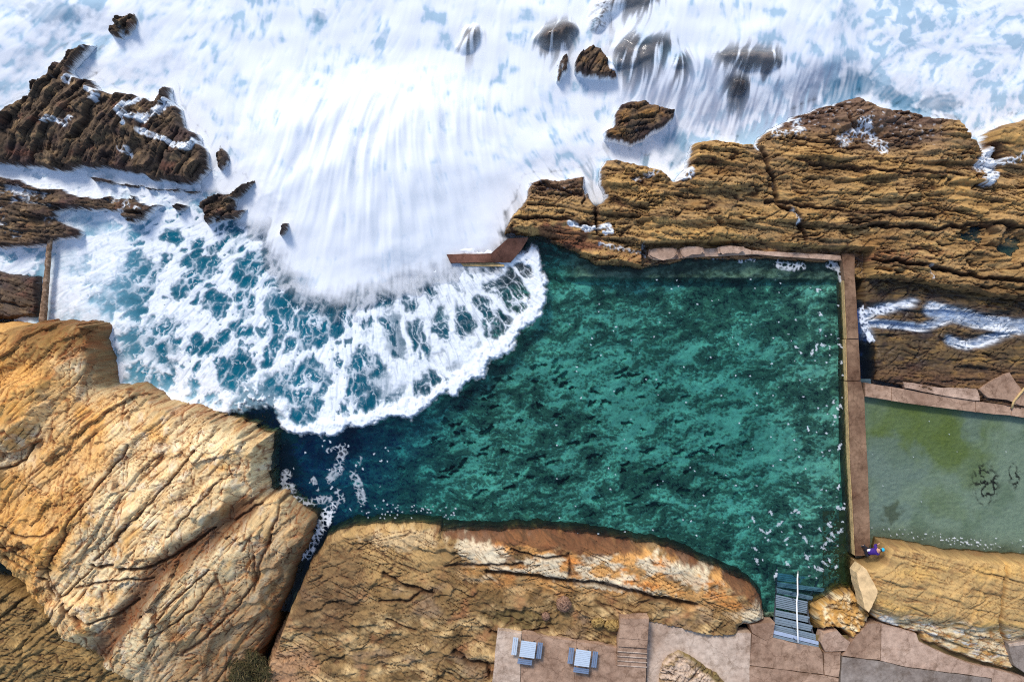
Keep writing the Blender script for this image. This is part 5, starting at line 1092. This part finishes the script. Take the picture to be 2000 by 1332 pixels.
def make_stairs():
    steel = plain_material('stair_planks', lin(126, 141, 152), 0.6, 0.3, 2.5, 0, (1, 16, 1))
    pale = plain_material('pale_tread', lin(164, 176, 196), 0.6, 0.15, 3)
    o = empty('pool_stairs', W(1555, 1245, 1.5)); tag(o, 'blue grey plank stairs leading from the path down into the pool', 'stairs')
    org = o.location.copy()
    def tread(pts, z, mat, nm, th=0.12, nsl=3):
        # pts: four plan corners, far-left, far-right, near-right, near-left; split into planks
        a, b, c, d = [W(u, v, z) - org for u, v in pts]
        bm = bmesh.new()
        for i in range(nsl):
            t0, t1 = (0.10 if nsl > 1 else 0.0) + i / nsl * (0.9 if nsl > 1 else 1), (0.10 if nsl > 1 else 0.0) + (i + 1) / nsl * (0.9 if nsl > 1 else 1) - (0.035 if nsl > 1 else 0)
            q = [a.lerp(d, t0), b.lerp(c, t0), b.lerp(c, t1), a.lerp(d, t1)]
            add_prism(bm, q, a.z - th, a.z, 0.008)
        bm_obj(nm, bm, mat, o)
    z5 = lambda *p: [(1450 + x * 0.18018, 1040 + y * 0.18018) for x, y in p]
    tread(z5((375, 328), (905, 418), (903, 500), (375, 415)), -1.6, steel, 'tread', nsl=4)
    tread(z5((378, 425), (903, 505), (903, 590), (378, 520)), -1.1, steel, 'tread', nsl=4)
    tread(z5((378, 528), (890, 600), (885, 648), (374, 588)), -0.6, steel, 'tread', nsl=3)
    tread(z5((372, 592), (770, 690), (755, 735), (370, 655)), -0.25, steel, 'tread', nsl=3)
    tread(z5((368, 658), (708, 735), (700, 882), (355, 815)), 0.07, steel, 'landing', nsl=7)
    tread(z5((362, 832), (728, 905), (726, 978), (356, 900)), 0.42, steel, 'tread')
    tread(z5((358, 905), (762, 1000), (752, 1072), (350, 990)), 0.75, steel, 'tread')
    tread(z5((336, 990), (775, 1085), (800, 1120), (792, 1160), (330, 1052))[:0] + z5((336, 990), (792, 1095), (800, 1166), (330, 1052)), 1.08, steel, 'tread')
    tread(z5((330, 1055), (826, 1180), (826, 1217), (330, 1095)), 1.42, pale, 'tread', nsl=1)
    tread(z5((330, 1099), (826, 1221), (824, 1252), (325, 1133)), 1.40, steel, 'tread', nsl=2)
    for uL, nm in ((0, 'stringer'), (1, 'stringer')):
        bm = bmesh.new()
        pts = [(1518, 1104, -1.2), (1517, 1158, -0.05), (1515, 1190, 0.3), (1511, 1243, 1.36)] if uL == 0 else [(1608, 1116, -1.2), (1577, 1178, -0.05), (1581, 1212, 0.6), (1597, 1262, 1.36)]
        add_tube(bm, [W(*p) - org - Vector((0, 0, 0.16)) for p in pts], 0.07, 6); bm_obj(nm, bm, DARK, o)
    white = plain_material('white_rail', lin(236, 234, 230), 0.45, 0.06)
    rail = [(1558.5, 1114, -0.25), (1557.5, 1130, 0.25), (1558, 1160, 0.95), (1556, 1176, 1.25), (1556.8, 1205, 1.75), (1558, 1235, 2.3), (1559, 1255, 2.45)]
    bm = bmesh.new(); add_tube(bm, [W(*p) - org for p in rail], 0.055, 10); h = bm_obj('handrail', bm, white, o, True)
    for i, zb in ((1, -0.8), (3, 0.0), (5, 1.0), (6, 1.3)):
        p = W(*rail[i]) - org; bm = bmesh.new(); add_tube(bm, [p, Vector((p.x, p.y, zb - org.z))], 0.024, 8); bm_obj('post', bm, DARK, h, True)

def lumpy(name, loc, r, seed, mat, label, sc=(1, 1, 0.7)):
    bm = bmesh.new(); bmesh.ops.create_icosphere(bm, subdivisions=5, radius=1.0)
    co = np.array([v.co[:] for v in bm.verts], f4)
    k = 1 + 0.22 * fbm(co[:, 0] * 1.3 + seed + co[:, 2], co[:, 1] * 1.3 - co[:, 2] * 0.7, 4, seed) + 0.12 * (ridged(co[:, 0] * 3 + co[:, 2] * 2, co[:, 1] * 3 + seed - co[:, 2], 3, seed + 2) - 0.5)
    for v, q in zip(bm.verts, k): v.co = Vector((v.co.x * sc[0], v.co.y * sc[1], v.co.z * sc[2])) * float(q) * r
    o = bm_obj(name, bm, mat, None, True); o.location = loc; tag(o, label, 'rock'); return o
def make_loose_rocks():
    def stone(name, c, d):
        k = NT(name); b = k.bsdf(0.9, 0.2); pos = k.n('ShaderNodeNewGeometry').outputs['Position']; nz = k.noise(7, 8, 0.7, pos)
        k.l(k.ramp(nz.outputs['Fac'], [(0.38, d), (0.6, c)]).outputs['Color'], b.inputs['Base Color']); k.bump(nz.outputs['Fac'], 1.0, 0.2, b); return k.m
    pink = stone('pink_boulder', lin(176, 136, 110), lin(92, 64, 50)); gold = stone('golden_boulder', lin(196, 160, 96), lin(92, 66, 32)); cream = plain_material('cream_slab', lin(206, 174, 128), 0.9, 0.3, 2.2)
    lumpy('boulder', W(1101, 1179, 1.9), 0.58, 3, pink, 'round pinkish boulder alone in a hollow of the brown bank')
    lumpy('boulder', W(1066, 1203, 1.75), 0.32, 5, pink, 'smaller pinkish boulder just down the slope from the round one')
    lumpy('boulder', W(1197, 1221, 2.0), 0.55, 7, gold, 'knobbly golden boulder against the top of the concrete steps', (1.1, 0.8, 0.8))
    lumpy('boulder', W(1168, 1216, 1.95), 0.42, 9, gold, 'knobbly grey gold boulder a step away from the concrete steps', (1.2, 0.9, 0.7))
    # leaning slab
    bm = bmesh.new(); z3 = lambda *p: zoomed(p, 1300, 866)
    q = roughen(z3((1098, 682), (1125, 705), (1142, 742), (1170, 790), (1186, 830), (1162, 890), (1150, 905), (1136, 945), (1112, 922), (1100, 860), (1080, 800), (1068, 722)), 5, 0.5, 81)
    zt = lambda u, v: 2.6 + 0.012 * (u - 1690) + 0.006 * (v - 1150)
    t = [bm.verts.new(W(u, v, zt(u, v))) for u, v in q]; b = [bm.verts.new(W(u, v, zt(u, v)) + Vector((0, 0, -1.3))) for u, v in q]
    bm.faces.new(t); bm.faces.new(b[::-1])
    for i in range(len(q)): bm.faces.new((b[i], b[(i + 1) % len(q)], t[(i + 1) % len(q)], t[i]))
    bmesh.ops.bevel(bm, geom=[e for e in bm.edges if all(v.co.z > 1.6 for v in e.verts)], offset=0.04, segments=2, affect='EDGES')
    tag(bm_obj('rock_slab', bm, cream), 'smooth cream coloured slab of rock leaning between the folded rock and the big boulder', 'rock')
    # dry scrub in the foot of the gully
    k = NT('scrub'); b = k.bsdf(0.8, 0.2); oi = k.attr('tone'); k.l(k.ramp(oi.outputs['Fac'], [(0.0, lin(48, 44, 28)), (0.45, lin(92, 78, 50)), (0.75, lin(66, 68, 34)), (1.0, lin(120, 100, 66))]).outputs['Color'], b.inputs['Base Color'])
    r = random.Random(4); co, fa, tn = [], [], []
    for i in range(5200):
        a, rr = r.uniform(0, 6.283), math.sqrt(r.random())
        u, v = 474 + math.cos(a) * rr * 52 + (r.random() - .5) * 16, 1318 + math.sin(a) * rr * 52
        hump = 1.9 + 0.8 * (1 - rr) + 0.35 * math.sin(u / 9.0) * math.cos(v / 11.0)
        p = W(u, v, hump * r.uniform(0.75, 1.0)); h = r.uniform(0, 6.283); l = r.uniform(0.15, 0.42); w = r.uniform(0.012, 0.03)
        dv = Vector((math.cos(h), math.sin(h), r.uniform(0.1, 0.9))) * l; sd = Vector((-math.sin(h), math.cos(h), 0)) * w
        n = len(co); co += [p - sd, p + sd, p + dv * 0.6 + sd * 0.8, p + dv, p + dv * 0.6 - sd * 0.8]; fa.append((n, n + 1, n + 2, n + 3, n + 4)); tn += [r.random()] * 5
    me = bpy.data.meshes.new('scrub'); me.from_pydata(co, [], fa); at = me.attributes.new('tone', 'FLOAT', 'POINT'); at.data.foreach_set('value', tn); me.materials.append(k.m)
    o = bpy.data.objects.new('grass_clump', me); C.objects.link(o); tag(o, 'dry olive clump of coastal grass at the foot of the pale outcrop', 'grass clump')

def make_person():
    skin = plain_material('skin', lin(206, 150, 120), 0.6, 0.06); coat = plain_material('purple_jacket', lin(62, 30, 120), 0.75, 0.2, 14); trous = plain_material('dark_trousers', lin(34, 32, 42), 0.8, 0.2)
    cap = plain_material('turquoise_cap', lin(40, 176, 206), 0.7, 0.1); hairm = plain_material('dark_hair', lin(44, 32, 26), 0.6, 0.2); shoe = plain_material('shoe', lin(60, 58, 60), 0.7); white = plain_material('white_cloth', lin(236, 236, 236), 0.8, 0.05)
    root = empty('person', W(1689, 1068, 0.62), math.radians(20)); root.scale = (1.22, 1.22, 1.15)       # faces +x, bent forward
    tag(root, 'person in purple jacket and turquoise cap bending forward at the wall end', 'person')
    def skinned(name, verts, edges, radii, mat, parent, lv=2):
        me = bpy.data.meshes.new(name); me.from_pydata([Vector(v) for v in verts], edges, []); o = bpy.data.objects.new(name, me); C.objects.link(o); o.parent = parent
        m = o.modifiers.new('s', 'SKIN'); sv = me.skin_vertices[0].data
        for i, r in enumerate(radii): sv[i].radius = r if isinstance(r, tuple) else (r, r)
        sv[0].use_root = True
        s = o.modifiers.new('d', 'SUBSURF'); s.levels = lv; s.render_levels = lv; me.materials.append(mat); return o
    # body: pelvis, bent torso, neck, head, arms, legs as one surface
    V_ = [(-0.22, 0, 0.92), (-0.05, 0, 1.10), (0.14, 0, 1.25), (0.28, 0, 1.32), (0.37, 0, 1.37), (0.47, 0, 1.40), (0.56, 0, 1.42),
          (0.24, 0.19, 1.27), (0.30, 0.27, 1.02), (0.50, 0.20, 0.86), (0.57, 0.18, 0.82), (0.24, -0.19, 1.27), (0.30, -0.27, 1.02), (0.50, -0.20, 0.86), (0.57, -0.18, 0.82),
          (-0.20, 0.11, 0.84), (-0.08, 0.13, 0.48), (-0.16, 0.13, 0.09), (-0.04, 0.14, 0.045), (-0.20, -0.11, 0.84), (0.02, -0.13, 0.49), (-0.04, -0.13, 0.09), (0.08, -0.14, 0.045)]
    E_ = [(0, 1), (1, 2), (2, 3), (3, 4), (4, 5), (5, 6), (3, 7), (7, 8), (8, 9), (9, 10), (3, 11), (11, 12), (12, 13), (13, 14), (0, 15), (15, 16), (16, 17), (17, 18), (0, 19), (19, 20), (20, 21), (21, 22)]
    R_ = [0.15, (0.15, 0.17), (0.16, 0.19), 0.13, 0.06, 0.09, 0.085, 0.075, 0.05, 0.036, 0.03, 0.075, 0.05, 0.036, 0.03, 0.10, 0.07, 0.045, 0.04, 0.10, 0.07, 0.045, 0.04]
    skinned('body', V_, E_, R_, skin, root)
    J = [0, 1, 2, 3, 7, 8, 9, 11, 12, 13]; ix = {j: i for i, j in enumerate(J)}
    skinned('jacket', [V_[j] for j in J], [(ix[a], ix[b]) for a, b in E_ if a in ix and b in ix], [0.20, 0.215, 0.235, 0.16, 0.11, 0.08, 0.065, 0.11, 0.08, 0.065], coat, root)
    T = [0, 15, 16, 17, 19, 20, 21]; ix = {j: i for i, j in enumerate(T)}
    skinned('trousers', [V_[j] for j in T], [(ix[a], ix[b]) for a, b in E_ if a in ix and b in ix], [0.18, 0.125, 0.09, 0.065, 0.125, 0.09, 0.065], trous, root)
    for s in (-1, 1):
        hx, hy, hz = 0.57, 0.18 * s, 0.82
        vs, es, rr = [(hx - .02, hy, hz), (hx + .05, hy, hz - .03)], [(0, 1)], [0.03, 0.034]
        for f, (oy, ln) in enumerate(((-.03, .075), (-.01, .085), (.01, .08), (.03, .062))):
            n = len(vs); vs += [(hx + .09, hy + oy, hz - .05), (hx + .09 + ln * .6, hy + oy * 1.1, hz - .075), (hx + .09 + ln, hy + oy * 1.1, hz - .11)]; es += [(1, n), (n, n + 1), (n + 1, n + 2)]; rr += [.011, .010, .008]
        n = len(vs); vs += [(hx + .04, hy - .045 * s, hz - .03), (hx + .08, hy - .065 * s, hz - .06)]; es += [(1, n), (n, n + 1)]; rr += [.012, .009]
        skinned('hand', vs, es, rr, skin, root, 1)
        fx = -0.16 if s > 0 else -0.04; fx += 0.07
        bm = bmesh.new(); add_box(bm, (fx, 0.135 * s, 0.045), (0.28, 0.10, 0.09), 0, 0.03); bm_obj('shoe', bm, shoe, root, True)
    bm = bmesh.new(); m = Matrix.Translation((0.52, 0, 1.41)) @ Matrix.Rotation(math.radians(55), 4, 'Y')
    bmesh.ops.create_uvsphere(bm, u_segments=24, v_segments=16, radius=1, matrix=m @ Matrix.Diagonal((0.105, 0.088, 0.125, 1))); bmesh.ops.create_cone(bm, cap_ends=True, segments=8, radius1=0.02, radius2=0.008, depth=0.05, matrix=m @ Matrix.Translation((0.11, 0, -0.02)) @ Matrix.Rotation(math.radians(90), 4, 'Y'))
    for s in (-1, 1): bmesh.ops.create_uvsphere(bm, u_segments=8, v_segments=6, radius=0.022, matrix=m @ Matrix.Translation((0, 0.09 * s, 0)))
    hd = bm_obj('head', bm, skin, root, True)
    for nm, mt, q, sc in (('eye', white, (0.092, 0.034, 0.01), 0.015), ('eye', white, (0.092, -0.034, 0.01), 0.015), ('mouth', coat, (0.092, 0, -0.06), 0.018)):
        bm = bmesh.new(); bmesh.ops.create_uvsphere(bm, u_segments=8, v_segments=6, radius=sc, matrix=m @ Matrix.Translation(q)); bm_obj(nm, bm, mt, hd, True)
    bm = bmesh.new(); bmesh.ops.create_uvsphere(bm, u_segments=20, v_segments=12, radius=1, matrix=m @ Matrix.Translation((-0.03, 0, -0.01)) @ Matrix.Diagonal((0.098, 0.099, 0.125, 1))); bm_obj('hair', bm, hairm, root, True)
    bm = bmesh.new(); mc = m @ Matrix.Translation((-0.005, 0, 0.045))
    bmesh.ops.create_uvsphere(bm, u_segments=24, v_segments=14, radius=1, matrix=mc @ Matrix.Diagonal((0.128, 0.115, 0.105, 1))); bmesh.ops.create_cone(bm, cap_ends=True, segments=20, radius1=0.085, radius2=0.08, depth=0.014, matrix=mc @ Matrix.Translation((0.115, 0, 0.0)))
    bm_obj('cap', bm, cap, root, True)
    bm = bmesh.new(); bmesh.ops.create_icosphere(bm, subdivisions=3, radius=0.1, matrix=Matrix.Translation((-0.18, 0.16, 1.16)) @ Matrix.Diagonal((1.2, 0.8, 0.5, 1)))
    for v in bm.verts: v.co += v.co.normalized() * 0.02 * math.sin(v.co.x * 60) * math.cos(v.co.y * 55)
    bm_obj('pocket_cloth', bm, white, root, True)

make_walls(); make_paving(); make_furniture(); make_stairs(); make_loose_rocks(); make_person()
# ---------------------------------------------------------------- camera and daylight
cam = bpy.data.cameras.new('camera'); cam.sensor_width = 36.0; cam.lens = 36.0 * CAM_H / (2000.0 / PXM)
cam.clip_end = 3000; co = bpy.data.objects.new('camera', cam); C.objects.link(co); co.location = (0, 0, CAM_H); co.rotation_euler = (0, 0, 0)
scn = bpy.context.scene; scn.camera = co
SUN_EL, SUN_AZ = 43.0, -24.0              # height, and bearing from the top of the picture (negative = to its left)
e, a = math.radians(SUN_EL), math.radians(SUN_AZ)
to_sun = Vector((math.sin(a) * math.cos(e), math.cos(a) * math.cos(e), math.sin(e)))
sd = bpy.data.lights.new('sun', 'SUN'); sd.energy = 1.9; sd.angle = math.radians(14); sd.color = (1.0, 0.95, 0.87)
so = bpy.data.objects.new('sun', sd); C.objects.link(so); so.rotation_euler = to_sun.to_track_quat('Z', 'Y').to_euler()
w = bpy.data.worlds.new('World'); scn.world = w; w.use_nodes = True
nt = w.node_tree; bg = nt.nodes['Background']; sky = nt.nodes.new('ShaderNodeTexSky'); sky.sky_type = 'NISHITA'; sky.sun_disc = False
sky.sun_elevation = e; sky.sun_rotation = a; nt.links.new(sky.outputs[0], bg.inputs[0]); bg.inputs[1].default_value = 0.15
vs_ = scn.view_settings; vs_.view_transform = 'Standard'; vs_.look = 'None'; vs_.exposure = 0.5; vs_.gamma = 1.0
scn.cycles.use_denoising = False; scn.cycles.pixel_filter_type = 'BLACKMAN_HARRIS'; scn.cycles.filter_width = 1.1
scn.cycles.max_bounces = 6; scn.cycles.transparent_max_bounces = 12; scn.cycles.volume_bounces = 0
